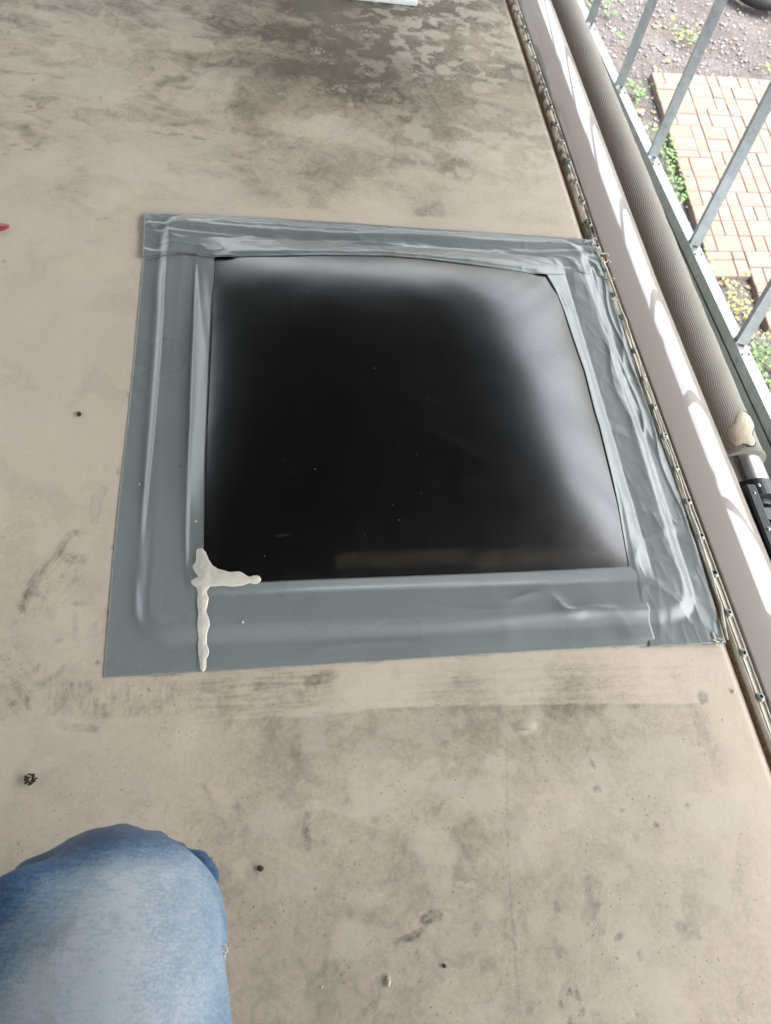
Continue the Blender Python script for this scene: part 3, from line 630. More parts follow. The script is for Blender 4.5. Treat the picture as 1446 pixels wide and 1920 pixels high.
def w_bot(x, y, s, t):
    w = .0018*np.exp(-((t-.42-.03*np.sin(s*9))/.05)**2)*sst(.2, .6, s)
    w += .0030*wr_ridge(x*15+y*7, y*16-x*5, 33)*sst(.55, .85, s)*sst(0, .12, t)*sst(1, .9, t)
    w += .0010*wr_ridge(x*6, y*30, 35)*sst(0, .1, t)
    return w+.0006*(fbm(x*14, y*14, 7, 2)-.5)*sst(0, .1, t)+.0011*wr_ridge(x*30+y*12, y*26, 75)*sst(.25, .6, s)*sst(0, .1, t)*sst(.5, .62, vn(x*9, y*9, 76))
strip([(270,478),(262,560),(253,660),(243,760),(232,860),(221,960),(211,1070),(203,1170),(195,1270)], [(404,474),(398,560),(392,700),(386,850),(382,1000),(380,1091),(380,1180),(379,1259)], 240, 50, .0012, w_left, 'left strip of grey tape, smooth towards its near end')
strip([(372,1259),(460,1255),(700,1240),(1000,1221),(1230,1209)], [(372,1092),(490,1090),(600,1085),(900,1074),(1180,1062),(1196,1062)], 280, 50, .0014, w_bot, 'near strip of grey tape, flat except wrinkles at its right end')
strip([(1122,498),(1140,535),(1155,575),(1190,690),(1230,805),(1275,930),(1310,1040),(1338,1130),(1362,1205)], [(1018,503)]+right_in[1:]+[(1192,1105),(1203,1150),(1212,1175),(1218,1212)], 320, 90, .0030, w_right, 'right strip of grey tape, deeply wrinkled along the trim rail', pin=(.05, .84))
strip([(272,398),(480,407),(700,421),(900,434),(1110,449),(1116,452)], [(268,482),(300,479),(330,474),(360,475)]+top_in+[(1055,514),(1085,511),(1110,515),(1138,523)], 320, 50, .0046, w_top, 'far strip of grey tape with a doubled left corner', pin=(.18, .86))
# white sealant blob over the near left corner joint
Z5 = lambda x, y: (180+x/3.615, 950+y/3.615)
out = [(680,300),(700,284),(722,286),(745,310),(765,360),(790,400),(830,425),(880,438),(915,448),(950,440),(990,446),(1020,468),(1045,478),(1075,466),(1105,470),(1122,492),(1112,515),(1085,530),(1040,522),(990,540),(920,546),(850,540),(800,546),(772,545),(752,580),(766,625),(758,670),(748,710),(770,770),(774,805),(755,860),(752,930),(770,975),(765,1010),(750,1030),(750,1080),(742,1112),(722,1122),(706,1105),(704,1050),(692,990),(690,930),(698,900),(690,850),(686,790),(694,730),(690,690),(683,640),(690,590),(682,555),(660,540),(640,515),(648,500),(675,485),(694,478),(672,450),(652,415),(655,400),(672,388),(680,350)]
oxy = onS(*np.array([Z5(*p) for p in out]).T)[:, :2]
oxy = resample(np.vstack([oxy, oxy[:1]]), 260)[:-1]
def inside(px, py, poly):
    r = np.zeros(px.shape, bool); n = len(poly); j = n-1
    for i in range(n):
        xi, yi = poly[i]; xj, yj = poly[j]
        c = ((yi > py) != (yj > py)) & (px < (xj-xi)*(py-yi)/(yj-yi+1e-15)+xi); r ^= c; j = i
    return r
gx = np.arange(oxy[:, 0].min()-.002, oxy[:, 0].max()+.002, .0009); gy = np.arange(oxy[:, 1].min()-.002, oxy[:, 1].max()+.002, .0009)
GX, GY = np.meshgrid(gx, gy, indexing='ij'); ins = inside(GX, GY, oxy)
dd = np.full(GX.shape, 9.0); near = np.zeros(GX.shape+(2,))
for i in range(len(oxy)):
    q = np.hypot(GX-oxy[i, 0], GY-oxy[i, 1]); u = q < dd; dd = np.where(u, q, dd); near[u] = oxy[i]
keep = ins | (dd < .0012)
GXs = np.where(ins, GX, near[..., 0]); GYs = np.where(ins, GY, near[..., 1])
hz = .0020*np.sqrt(np.clip(dd/.009, 0, 1))*(.55+.9*fbm(GX*110, GY*110, 4, 2))*ins
GZ = S(GX, GY)+.0016+hz+np.where(ins, 0.0004, -.0012)
N = -np.ones(GX.shape, int); N[keep] = np.arange(keep.sum())
F = [(N[i, j], N[i+1, j], N[i+1, j+1], N[i, j+1]) for i in range(GX.shape[0]-1) for j in range(GX.shape[1]-1) if keep[i, j] and keep[i+1, j] and keep[i+1, j+1] and keep[i, j+1]]
o = fast_mesh('sealant_patch', np.stack([GXs[keep], GYs[keep], GZ[keep]], 1), F, M['sealant']); o['label'] = 'off-white smear of sealant over the near left corner joint'; child(o, sk)
# glossy sealant bead along the trim rail, with messy ends
bead = [(1112,462),(1130,492),(1140,520),(1150,545),(1163,580),(1180,628),(1203,700),(1232,785),(1262,870),(1290,950),(1315,1022),(1326,1060),(1336,1095),(1350,1130),(1355,1170),(1362,1200)]
b = P(*resample(bead, 220).T, .0065); n_ = np.arange(220)
b[:, 0] += .0014*(vn(n_*.14, n_*0, 2)-.5)*2+.0012; b[:, 2] += .0015*vn(n_*.2, n_*0, 8)
o = tube('sealant_bead', b, 0.0012+.0018*vn(n_*.12, n_*0, 3)**1.5, M['clear_sealant'], None, 8); child(o, sk)
b2 = b.copy(); b2[:, 0] -= .004+.003*vn(n_*.1, n_*0, 14); b2[:, 2] += .001
def curl(px, py, n, r, seed):
    rr = random.Random(seed); c = P(px, py, .006); p = [c]; a = rr.uniform(0, 6)
    for k in range(n):
        a += rr.uniform(-1.3, 1.3); p.append(p[-1]+np.array([math.cos(a)*.0035, math.sin(a)*.005, rr.uniform(-.0012, .0014)]))
        p[-1][2] = min(max(p[-1][2], .004), .014)
    return np.array(p)
for k, (a, b_, n) in enumerate([(1102, 458, 9), (1112, 462, 10), (1124, 476, 9), (1130, 500, 9), (1134, 522, 8), (1128, 488, 10), (1140, 512, 8), (1096, 456, 6), (1352, 1200, 7), (1357, 1210, 7), (1348, 1203, 6), (1158, 565, 4)]):
    o = tube('sealant_curl', resample(curl(a, b_, max(3, n-3), 0, k), n*4), .0008+.0005*(k % 3), M['clear_sealant'], None, 6); child(o, sk)

# ------------------------------------------------------------------ awning roller beside the moulding
XR, ZR, RR = .907, -.130, .0560
aw = empty('awning', (XR, .6, ZR)); tag(aw, 'rolled awning of ribbed beige mesh fabric along the motorhome side', 'awning')
y_end = .640
ya = np.linspace(y_end, 4.2, 900); th = np.linspace(0, 2*math.pi, 73)[:-1]
TH, YA = np.meshgrid(th, ya, indexing='ij')
sh = lambda y: edge_shift(y)*.6+.001
wob = .0010*(vn(TH*1.9, YA*9, 41)-.5)+.0005*np.sin(YA*62+TH*1.3)*(.4+vn(YA*4, TH*0, 42))
rad = RR+wob
VX = XR+sh(YA)+rad*np.cos(TH); VZ = ZR+rad*np.sin(TH)
fab = fast_mesh('fabric_roll', np.stack([VX, YA, VZ], -1).reshape(-1, 3), grid_faces(72, len(ya), True), M['fabric'])
attr(fab, 'arc', (np.where(TH > math.pi*1.5, TH-2*math.pi, TH)*RR)); attr(fab, 'along', YA); child(fab, aw)
def ring_tube(name, r0, r1, y0, y1, mat, seg=40, cx=XR, cz=ZR, prof=None):
    pr = [(r0, y0), (r1, y0), (r1, y1), (r0, y1)] if prof is None else prof
    vs = [(cx+sh(y0)+r*math.cos(2*math.pi*k/seg), y, cz+r*math.sin(2*math.pi*k/seg)) for (r, y) in pr for k in range(seg)]
    n = len(pr); fs = [(i*seg+k, i*seg+(k+1) % seg, ((i+1) % n)*seg+(k+1) % seg, ((i+1) % n)*seg+k) for i in range(n) for k in range(seg)]
    o = mesh(name, vs, fs, mat, None, False); child(o, aw); 
    bv = o.modifiers.new('b', 'BEVEL'); bv.width = .0015; bv.segments = 2; bv.limit_method = 'ANGLE'
    return o
ring_tube('fabric_hem', .040, RR+.0012, y_end-.004, y_end+.004, M['fabric'])
attr(bpy.data.objects[-1] if False else [o for o in aw.children if o.name.startswith('fabric_hem')][0], 'arc', np.linspace(0, .3, 160))
# grooved aluminium tube
vs = []; seg = 96; rt = .0475
for yy in (.560, y_end+.02):
    for k in range(seg):
        a = 2*math.pi*k/seg; r = rt-(.006 if k % 24 in (8, 9) else 0); vs.append((XR+sh(.6)+r*math.cos(a), yy, ZR+r*math.sin(a)))
fs = [(k, (k+1) % seg, seg+(k+1) % seg, seg+k) for k in range(seg)]
o = mesh('roller_tube', vs, fs, M['tubealu']); child(o, aw)
ring_tube('end_cap', .002, .0505, .548, .582, M['blackpl'])
ring_tube('end_cap', .002, .036, .536, .549, M['blackpl'])
def child_box(name, lo, hi, mat, bev=.003): o = box(name, lo, hi, mat, None, bev); child(o, aw); return o
child_box('support_arm', (.848, .30, -.62), (.868, .548, -.045), M['blackpl'])
# swinging arm plate with rounded head
prof = [(-.035, -.6), (.040, -.6), (.048, -.03), (.040, .020), (.020, .042), (-.010, .046), (-.034, .030), (-.040, -.02)]
vs = [(XR+.004+a, y, ZR-.012+b) for y in (.505, .532) for (a, b) in prof]; n = len(prof)
fs = [(i, (i+1) % n, n+(i+1) % n, n+i) for i in range(n)]+[tuple(range(n))[::-1], tuple(range(n, 2*n))]
o = mesh('bracket', vs, fs, M['blackpl']); bv = o.modifiers.new('b', 'BEVEL'); bv.width = .003; bv.segments = 2; child(o, aw)
# motor head cover, dark, in front of the bracket
ring_tube('gear_housing', .002, .0455, .30, .498, M['blackpl'], 32, XR+.004, ZR-.006)
def bolt(x, y, z, nx, nz, r=.004):
    bm = bmesh.new(); bmesh.ops.create_uvsphere(bm, u_segments=12, v_segments=8, radius=r); bmesh.ops.scale(bm, verts=bm.verts, vec=(1, 1, .6))
    me = bpy.data.meshes.new('bolt'); bm.to_mesh(me); bm.free(); me.materials.append(M['screw']); o = link(bpy.data.objects.new('bolt', me)); o.location = (x, y, z)
    o.rotation_euler = (0, math.atan2(nx, nz), 0); o.parent = aw; o.matrix_parent_inverse = Matrix.Translation(-Vector(aw.location))
bolt(XR+.0505*math.sin(-.25)+.012, .566, ZR+.0505*math.cos(-.25), 0, 1); bolt(.8585, .46, -.045, 0, 1, .004); bolt(.8585, .53, -.045, 0, 1, .003)
# torn patch
out = [(912,335),(950,350),(985,385),(1010,430),(1030,470),(1025,500),(1008,530),(1015,580),(1040,630),(1030,655),(985,658),(960,640),(900,640),(855,650),(820,620),(795,585),(790,545),(800,500),(825,465),(850,450),(855,410),(880,370)]
def on_roll(px, py):
    d = np.array([px-723, py-960, 1320.])@R.T; o_ = np.array([0, 0, CH]); cx_, cz_ = XR+float(sh(.68)), ZR
    a = d[0]**2+d[2]**2; b_ = 2*((o_[0]-cx_)*d[0]+(o_[2]-cz_)*d[2]); c = (o_[0]-cx_)**2+(o_[2]-cz_)**2-(RR+.0008)**2
    disc = max(b_*b_-4*a*c, 0); t = (-b_-math.sqrt(disc))/(2*a); p = o_+t*d; return p
pp = np.array([on_roll(1200+x/4.8, 700+y/4.8) for x, y in out]); ang = np.arctan2(pp[:, 2]-ZR, pp[:, 0]-XR-float(sh(.68)))
poly = np.stack([ang*RR, pp[:, 1]], 1); poly = resample(np.vstack([poly, poly[:1]]), 90)[:-1]
c = poly.mean(0); V = []; F = []; K = 7; NP = len(poly)
for k in range(K):
    f = 1-k/K
    for q in poly:
        s_ = c+(q-c)*f; a = s_[0]/RR; r = RR+.0034-.0026*(f**6)+.0003*math.sin(s_[1]*500); V.append((XR+float(sh(.68))+r*math.cos(a), s_[1], ZR+r*math.sin(a)))
V.append(tuple(np.mean(np.array(V[-NP:], float), axis=0)+np.array([.0004, 0, .0008])))
for k in range(K-1):
    for j in range(NP): F.append((k*NP+j, k*NP+(j+1) % NP, (k+1)*NP+(j+1) % NP, (k+1)*NP+j))
for j in range(NP): F.append(((K-1)*NP+j, (K-1)*NP+(j+1) % NP, K*NP))
o = mesh('torn_patch', V, F, M['lining'], None, True); o['label'] = 'torn patch baring pale beige backing near the roller end'; child(o, aw)
rimp = [(XR+float(sh(.68))+(RR+.0012)*math.cos(q[0]/RR), q[1], ZR+(RR+.0012)*math.sin(q[0]/RR)) for q in poly]
o = tube('frayed_edge', np.array(rimp[2:34]), .0010, M['dark'], None, 6); child(o, aw)
o = tube('frayed_edge', np.array(rimp[38:52]), .0010, M['dark'], None, 6); child(o, aw)

# ------------------------------------------------------------------ shelter: steel frame on the right, cover above
DZ = -.50
fr = empty('shelter_frame', (1.37, 1.5, DZ)); tag(fr, 'galvanised steel frame with a long rail and slanting studs beside the awning', 'steel frame')
la = P(1113, 74, DZ); lb = P(1446, 787, DZ); ra = P(1158, 150, DZ); rb = P(1446, 742, DZ)
dirr = (lb-la)/np.linalg.norm(lb-la); perp = np.array([-dirr[1], dirr[0], 0]); perp *= np.sign(perp[0])
wr = .037
mid = (la+lb)/2+perp*wr/2
a = mid-dirr*3.2; b = mid+dirr*3.2
TH_ = .105
def railprof(name, pr, mat, parent):
    vs = []; n = len(pr)
    for q in (a, b):
        for (u, z) in pr: vs.append(q+perp*u+np.array([0, 0, z]))
    fs = [(i, (i+1) % n, n+(i+1) % n, n+i) for i in range(n)]+[tuple(range(n))[::-1], tuple(range(n, 2*n))]
    o = mesh(name, vs, fs, mat); child(o, parent); return o
rail_o = railprof('rail', [(-wr/2, -.035), (wr/2, -.035), (wr/2, 0), (-wr/2, 0)], M['galv'], fr)
railprof('web_plate', [(-wr/2-.004, -.16), (-wr/2+.010, -.16), (-wr/2+.010, -.037), (-wr/2-.004, -.037)], M['galv'], fr)
railprof('lower_rail', [(-wr/2-.028, -.20), (wr/2, -.20), (wr/2, -.162), (-wr/2-.028, -.162)], M['galv'], fr)
up = np.array([.13, .363, .923]); up /= np.linalg.norm(up)
feet = [(1160, 160), (1230, 292), (1306, 458), (1390, 642)]
F0 = [P(x_, y_, DZ) for x_, y_ in feet]
step = (F0[3]-F0[0])/3
allf = F0+[F0[3]+step*k for k in (1, 2, 3)]+[F0[0]-step*k for k in (1, 2, 3)]
CEIL = 1.95
for p in allf:
    # keep the foot centred on the rail
    s = (p-mid)@dirr; base = mid+dirr*s; base[2] = DZ+.0005
    L = (CEIL-.06-DZ)/up[2]
    o = beam('stud', base-up*.0, base+up*L, .031, .031, perp+dirr*.45, M['galv'], None, True); child(o, fr)
    for dx in (-.011, .011):
        me = sm; q = bpy.data.objects.new('screw', me); link(q); q.location = Vector(base+perp*dx-dirr*.045*0+dirr*.045+np.array([0, 0, .0004])); q.scale = (.7, .7, .7); q.parent = rail_o
topc = (mid+up*(CEIL-.05-DZ)/up[2])
o = beam('top_rail', topc-dirr*3.2, topc+dirr*3.2, .05, .05, perp, M['galv']); child(o, fr)
# legs to the ground
for s in (-2.9, -.9, 2.9):
    p = mid+dirr*s; o = beam('leg', (p[0], p[1], -2.52), (p[0], p[1], DZ-.2), .06, .06, (1, 0, 0), M['galv']); child(o, fr)
tp = empty('green_tarpaulin', (1.3, 1.2, -.7)); tag(tp, 'dark green tarpaulin hanging in the gap between awning and steel rail', 'tarpaulin')
nu, nv = 120, 18; V = []
for i in range(nu):
    for j in range(nv):
        s = -2.9+5.8*i/(nu-1); t_ = j/(nv-1); p = mid+dirr*s-perp*(wr/2+.032+.22*t_); V.append((p[0]+.012*math.sin(s*9+t_*4), p[1], DZ-.17-.10*t_**1.5+.012*math.sin(s*14+t_*3)+.02*float(vn(s*4, t_*4, 4))))
o = mesh('tarpaulin_sheet', V, grid_faces(nu, nv), M['greentarp'], None, True); child(o, tp)
rp = np.array([P(1405, 700, -.62), P(1418, 722, -.62), P(1428, 745, -.62), P(1436, 762, -.63), P(1446, 790, -.64), P(1462, 840, -.66)])
tag(tube('cord', resample(rp, 30), .004, M['galv'], None, 8), 'thin grey cord lying on the green tarpaulin near the frame rail', 'cord')
# cover above
cv = empty('shelter_roof', (0, 1.5, CEIL)); tag(cv, 'dark corrugated shelter roof on timber beams above the motorhome', 'shelter roof')
xs_ = np.arange(-2.8, 2.65, .02); zs = CEIL+.012*np.sign(np.sin(xs_*2*math.pi/.16)); V = []
for yy in (-3.2, 6.6):
    for x_, z_ in zip(xs_, zs): V.append((x_, yy, z_))
n = len(xs_); o = mesh('roof_sheet', V, [(i, i+1, n+i+1, n+i) for i in range(n-1)], M['ceil']); child(o, cv)
for yy in np.arange(-3.0, 6.6, .95):
    o = box('beam', (-2.8, yy-.02, CEIL-.11), (2.64, yy+.02, CEIL-.014), M['wood']); child(o, cv)
o = box('shade_board', (-2.83, -3.2, CEIL-.62), (-2.802, 6.6, CEIL+.02), M['wood']); child(o, cv)  # unseen board added to cut sky light from the left
o = box('shade_board', (-2.80, -3.23, CEIL-.62), (2.64, -3.202, CEIL+.02), M['wood']); child(o, cv)  # unseen board added to cut sky light from behind
for yy in (-2.1, 6.4):
    o = box('post', (-2.75, yy-.05, -2.52), (-2.65, yy+.05, CEIL-.014), M['wood']); child(o, cv)

# ------------------------------------------------------------------ ground, path and weeds
GZ_ = -2.52
gx = np.r_[-400, -60, -20, np.linspace(-6, 12, 150), 30, 100, 400]; gy = np.r_[-400, -60, -15, np.linspace(-6, 16, 180), 40, 120, 400]
X, Y = np.meshgrid(gx, gy, indexing='ij'); Zg = GZ_-.03+.05*(fbm(X*1.5, Y*1.5, 3, 3)-.5)+.02*(fbm(X*9, Y*9, 5, 2)-.5)
gr = fast_mesh('ground', np.stack([X, Y, Zg], -1).reshape(-1, 3), grid_faces(len(gx), len(gy)), M['ground']); gr['kind'] = 'structure'
O = P(1217.7, 141.4, GZ_); Ue = P(1428, 155, GZ_)-O; Ve = P(1290.4, 387, GZ_)-O
lu, lv = np.linalg.norm(Ue), np.linalg.norm(Ve); Ue /= lu; Ve /= lv
path = empty('path', tuple(O)); path['kind'] = 'structure'
a_ = .1165; b_ = .0885
def pq(u, v, z=0): q = O+Ue*u+Ve*v; return np.array([q[0], q[1], GZ_+z])
nrow = 44; ncolg = 7
rp_ = random.Random(11); pav = []
cut = lv*1.0
meshes = {}
for cg in range(ncolg):
    v = 0
    if cg > 0 and rp_.random() < .0: v = -b_
    while v < nrow:
        h = 2 if rp_.random() < .62 else rp_.choice([1, 3]); h = 2 if h == 1 and rp_.random() < .5 else h
        split = rp_.choice([(2, 1), (1, 2), (1, 1, 1), (2, 1), (1, 2)])
        if h == 1: split = rp_.choice([(2, 1), (1, 2), (3,)])
        if h == 3: split = rp_.choice([(2, 1), (1, 2)])
        u = cg*3
        for w in split:
            if w == 2 and h == 3 and rp_.random() < .5:
                pav.append((u, v, w, 1)); pav.append((u, v+1, w, 2))
            else: pav.append((u, v, w, h))
            u += w
        v += h
vn0 = (P(1380, 498, GZ_)-O)@Ve/b_       # near end of the first columns
cnt = 0
for (u, v, w, h) in pav:
    u0, v0 = u*a_, v*b_
    cu, cvv = (u+w/2), (v+h/2)
    if cu < 3 and cvv > 29.6: continue
    if cu < 1 and cvv > 26.5: continue
    if 3 <= cu < 6 and cvv > 36: continue
    key = (w, h, cnt % 3)
    if key not in meshes:
        g_ = .0022; c_ = .005; W_, H_ = w*a_, h*b_; top_ = .0
        pts = []
        for (ins_, z) in ((g_, -.06), (g_, -.006), (g_+c_, 0)):
            for (s, t) in ((ins_, ins_), (W_-ins_, ins_), (W_-ins_, H_-ins_), (ins_, H_-ins_)):
                q = Ue*(s-W_/2)+Ve*(t-H_/2); pts.append((q[0], q[1], z))
        fs = [(8, 9, 10, 11)]+[(k*4+i, k*4+(i+1) % 4, k*4+4+(i+1) % 4, k*4+4+i) for k in (0, 1) for i in range(4)]
        me = bpy.data.meshes.new('paver'); me.from_pydata(pts, [], fs); me.materials.append(M['paver'][cnt % 3]); 
        bmx = bmesh.new(); bmx.from_mesh(me); bmesh.ops.recalc_face_normals(bmx, faces=bmx.faces); bmx.to_mesh(me); bmx.free(); meshes[key] = me
    o = link(bpy.data.objects.new('paver', meshes[key])); q = pq(u0+w*a_/2, v0+h*b_/2, .035+rp_.uniform(-.004, .004)); o.location = q-O; o.rotation_euler = (rp_.uniform(-.012, .012), rp_.uniform(-.012, .012), 0); o.parent = path; cnt += 1
# bedding sand under the pavers
vs = [pq(-.01+.02, -.01+.02, .012)-O, pq(21*a_-.02, .01, .012)-O, pq(21*a_-.02, 43.5*b_, .012)-O, pq(6*a_+.02, 43.5*b_, .012)-O, pq(6*a_+.02, 35*b_, .012)-O, pq(3*a_+.02, 35*b_, .012)-O, pq(3*a_+.02, 28.6*b_, .012)-O, pq(.02, 25.6*b_, .012)-O]
o = mesh('joint_sand', vs, [tuple(range(8))], M['sand']); o.parent = path
# scattered gravel and leaf litter
def in_path(x, y):
    d = np.array([x, y])-O[:2]; Mx = np.array([[Ue[0], Ve[0]], [Ue[1], Ve[1]]]); u, v = np.linalg.solve(Mx, d); return u > -.02 and -.02 < v < (29*b_ if u < 3*a_ else 36*b_ if u < 6*a_ else 44*b_)
def scatter(name, n, mat, smin, smax, flat, seed, area=((1.6, 8.5), (1.5, 10.5)), dens=None):
    rr = random.Random(seed); vs = []; fs = []; k = 0; tries = 0
    while k < n and tries < n*6:
        tries += 1
        x = rr.uniform(*area[0]); y = rr.uniform(*area[1])
        if in_path(x, y): continue
        if dens and rr.random() > dens(x, y): continue
        s = rr.uniform(smin, smax)*(1 if rr.random() < .9 else 1.8); b = len(vs); zz = GZ_-.03+.05*(float(fbm(np.array(x*1.5), np.array(y*1.5), 3, 3))-.5)+.012
        a0 = rr.uniform(0, 6)
        for j in range(5):
            a = a0+j*2*math.pi/5+rr.uniform(-.3, .3); r = s*rr.uniform(.7, 1.1); vs.append((x+r*math.cos(a), y+r*math.sin(a), zz+rr.uniform(-.1, .1)*s))
        vs.append((x+rr.uniform(-.2, .2)*s, y, zz+s*flat)); fs += [(b+j, b+(j+1) % 5, b+5) for j in range(5)]; k += 1
    o = mesh(name, vs, fs, mat); o['kind'] = 'stuff'; return o
scatter('gravel', 5000, M['stone'][1], .008, .022, .8, 1); scatter('pale_gravel', 800, M['stone'][0], .006, .020, .8, 2)
scatter('leaf_litter', 200, M['stone'][2], .012, .035, .25, 3)
def weeds(name, spots, mat, seed, n=26, size=.035, height=.10):
    rr = random.Random(seed); vs = []; fs = []
    for (px, py, rad_) in spots:
        c = P(px, py, GZ_+.03)
        for k in range(int(n*(rad_/.12)**1.3)):
            a = rr.uniform(0, 6.28); r = rad_*math.sqrt(rr.random()); x, y = c[0]+r*math.cos(a), c[1]+r*math.sin(a)
            if in_path(x-.03, y) : continue
            z = GZ_+rr.uniform(.0, height); L_ = size*rr.uniform(.6, 1.5); ww = L_*.38; d = rr.uniform(0, 6.28); tl = rr.uniform(-.2, .7)
            dx, dy = math.cos(d), math.sin(d); b = len(vs)
            vs += [(x, y, z), (x+dx*L_*.5-dy*ww, y+dy*L_*.5+dx*ww, z+tl*L_*.5+.006), (x+dx*L_, y+dy*L_, z+tl*L_*.7), (x+dx*L_*.5+dy*ww, y+dy*L_*.5-dx*ww, z+tl*L_*.5+.006)]
            fs.append((b, b+1, b+2, b+3))
    o = mesh(name, vs, fs, mat); o['kind'] = 'stuff'; return o
weeds('green_weeds', [(1095, 25, .14), (1140, 15, .12), (1163, 72, .07), (1192, 180, .12), (1175, 165, .08), (1205, 170, .07), (1218, 250, .08), (1240, 275, .14), (1248, 295, .14), (1256, 318, .14), (1262, 335, .12), (1270, 355, .12), (1275, 375, .09), (1308, 450, .06), (1340, 490, .08), (1330, 478, .06), (1430, 670, .12), (1440, 690, .16), (1446, 710, .18), (1425, 650, .10), (1290, 72, .12)], M['leaf'], 21, 30, .034, .09)
weeds('yellow_weeds', [(1378, 560, .12), (1385, 572, .10), (1398, 585, .10), (1366, 530, .06), (1400, 600, .08), (1422, 630, .10), (1416, 518, .06), (1445, 130, .14), (1280, 60, .22)], M['yleaf'], 22, 22, .030, .07)
def leafo(name, px, py, z, s, mat, label, cat, rot=0, group=None):
    c = P(px, py, z); vs = []; n = 12
    for k in range(n):
        a = 2*math.pi*k/n; vs.append((s*math.cos(a), s*.62*math.sin(a)*(1+.15*math.cos(3*a)), .12*s*math.cos(a)**2+.0006))
    vs.append((0, 0, 0.0008)); o = mesh(name, vs, [(k, (k+1) % n, n) for k in range(n)], mat, None, True); so = o.modifiers.new('s', 'SOLIDIFY'); so.thickness = .0006
    o.location = c; o.rotation_euler = (0, 0, rot); tag(o, label, cat, group); return o
leafo('fallen_leaf', 1200, 208, GZ_+.03, .05, M['orange'], 'orange fallen leaf on bare soil between rail and pavers', 'leaf', .3)
leafo('fallen_leaf', 1334, 500, GZ_+.04, .05, M['orange'], 'reddish orange leaf beside the clipped near corner of the paved path', 'leaf', 1.2)
leafo('fallen_leaf', 1328, 563, -.655, .018, M['redleaf'], 'small red leaf on the tarpaulin beside the round tan stone', 'leaf', .3)
leafo('petal', 2, 426, .0022, .0145, M['redleaf'], 'crimson petal lying on the roof at the left edge', 'petal', .12)
def lump(name, loc, r, mat, label, cat, scale=(1, 1, .6), seed=0, sub=3, rough=.25, group=None):
    bm = bmesh.new(); bmesh.ops.create_icosphere(bm, subdivisions=sub, radius=r); rr = random.Random(seed); o3 = [rr.uniform(0, 50) for _ in range(3)]
    for v in bm.verts:
        k = 1+rough*(float(vn(v.co.x/r*1.4+o3[0], v.co.y/r*1.4+v.co.z/r+o3[1], seed))-.5)*2; v.co = Vector((v.co.x*scale[0], v.co.y*scale[1], v.co.z*scale[2]))*k
    me = bpy.data.meshes.new(name); bm.to_mesh(me); bm.free(); me.materials.append(mat); me.polygons.foreach_set('use_smooth', [True]*len(me.polygons))
    o = link(bpy.data.objects.new(name, me)); o.location = loc; tag(o, label, cat, group); return o
lump('stone', P(1315, 548, -.63), .036, M['paver'][0], 'round tan stone wedged between the awning roll and steel rail', 'stone', (1, 1.1, .8), 4, 3, .12)
# dark conelet and crumbs on the roof
cone = empty('seed_cone', tuple(P(58, 1461, .002))); tag(cone, 'tiny dark brown seed cone on the roof near the left edge', 'seed cone')
for k in range(26):
    rr = random.Random(k); a = k*2.4; r = .0058*math.sqrt(rr.random()); bm = bmesh.new(); bmesh.ops.create_icosphere(bm, subdivisions=1, radius=.0020)
    me = bpy.data.meshes.new('scale'); bm.to_mesh(me); bm.free(); me.materials.append(M['seed']); o = link(bpy.data.objects.new('scale', me), cone); o.location = (r*math.cos(a)*1.2, r*math.sin(a), rr.uniform(0, .004)); o.scale = (1.1, .8, .6); o.rotation_euler = (rr.random()*3, rr.random()*3, 0)
lump('bud', P(148, 776, .0015), .0034, M['seed'], 'dark nub of debris left of the flashing tape', 'debris', (1, 1.2, .6), 5, 2)
lump('crumb', onS(262, 908, .003), .0018, M['crumb'], 'pale crumb on the left tape strip', 'debris', (1, 1.2, .7), 6, 2)
lump('crumb', onS(455, 1166, .003), .0020, M['crumb'], 'pale crumb on the near tape strip right of the white sealant', 'debris', (1, 1, .7), 7, 2)
lump('crumb', onS(367, 977, .004), .0014, M['crumb'], 'pale speck on tape just above the white sealant smear', 'debris', (1, 1, .7), 8, 2)
lump('crumb', P(728, 1838, .002), .0034, M['crumb'], 'largest pale crumb on the roof at the bottom centre', 'debris', (.6, 1.3, .7), 9, 2, .6)
lump('seed', P(833, 1811, .002), .0022, M['seed'], 'small dark red seed right of the largest pale crumb', 'debris', (1, 1, .7), 10, 2)
lump('seed', P(489, 1628, .002), .0032, M['seed'], 'dark seed on the roof right of the denim knee', 'debris', (1.3, 1, .7), 11, 2)
lump('crumb', P(604, 1851, .0015), .0011, M['crumb'], 'small pale speck left of the largest pale crumb', 'debris', (1.3, 1, .7), 12, 2)
lump('crumb', P(693, 1805, .0015), .0010, M['crumb'], 'tiny pale speck above the largest pale crumb', 'debris', (1, 1, .7), 13, 2)
lump('crumb', P(1375, 1296, .0015), .0022, M['crumb'], 'pale speck at the roof edge below the tape corner', 'debris', (1, 1, .7), 14, 2)
lump('crumb', P(1293, 590+540, .003), .0015, M['crumb'], 'tiny pale speck on the right tape strip near its wide end', 'debris', (1, 1, .7), 15, 2) if False else None

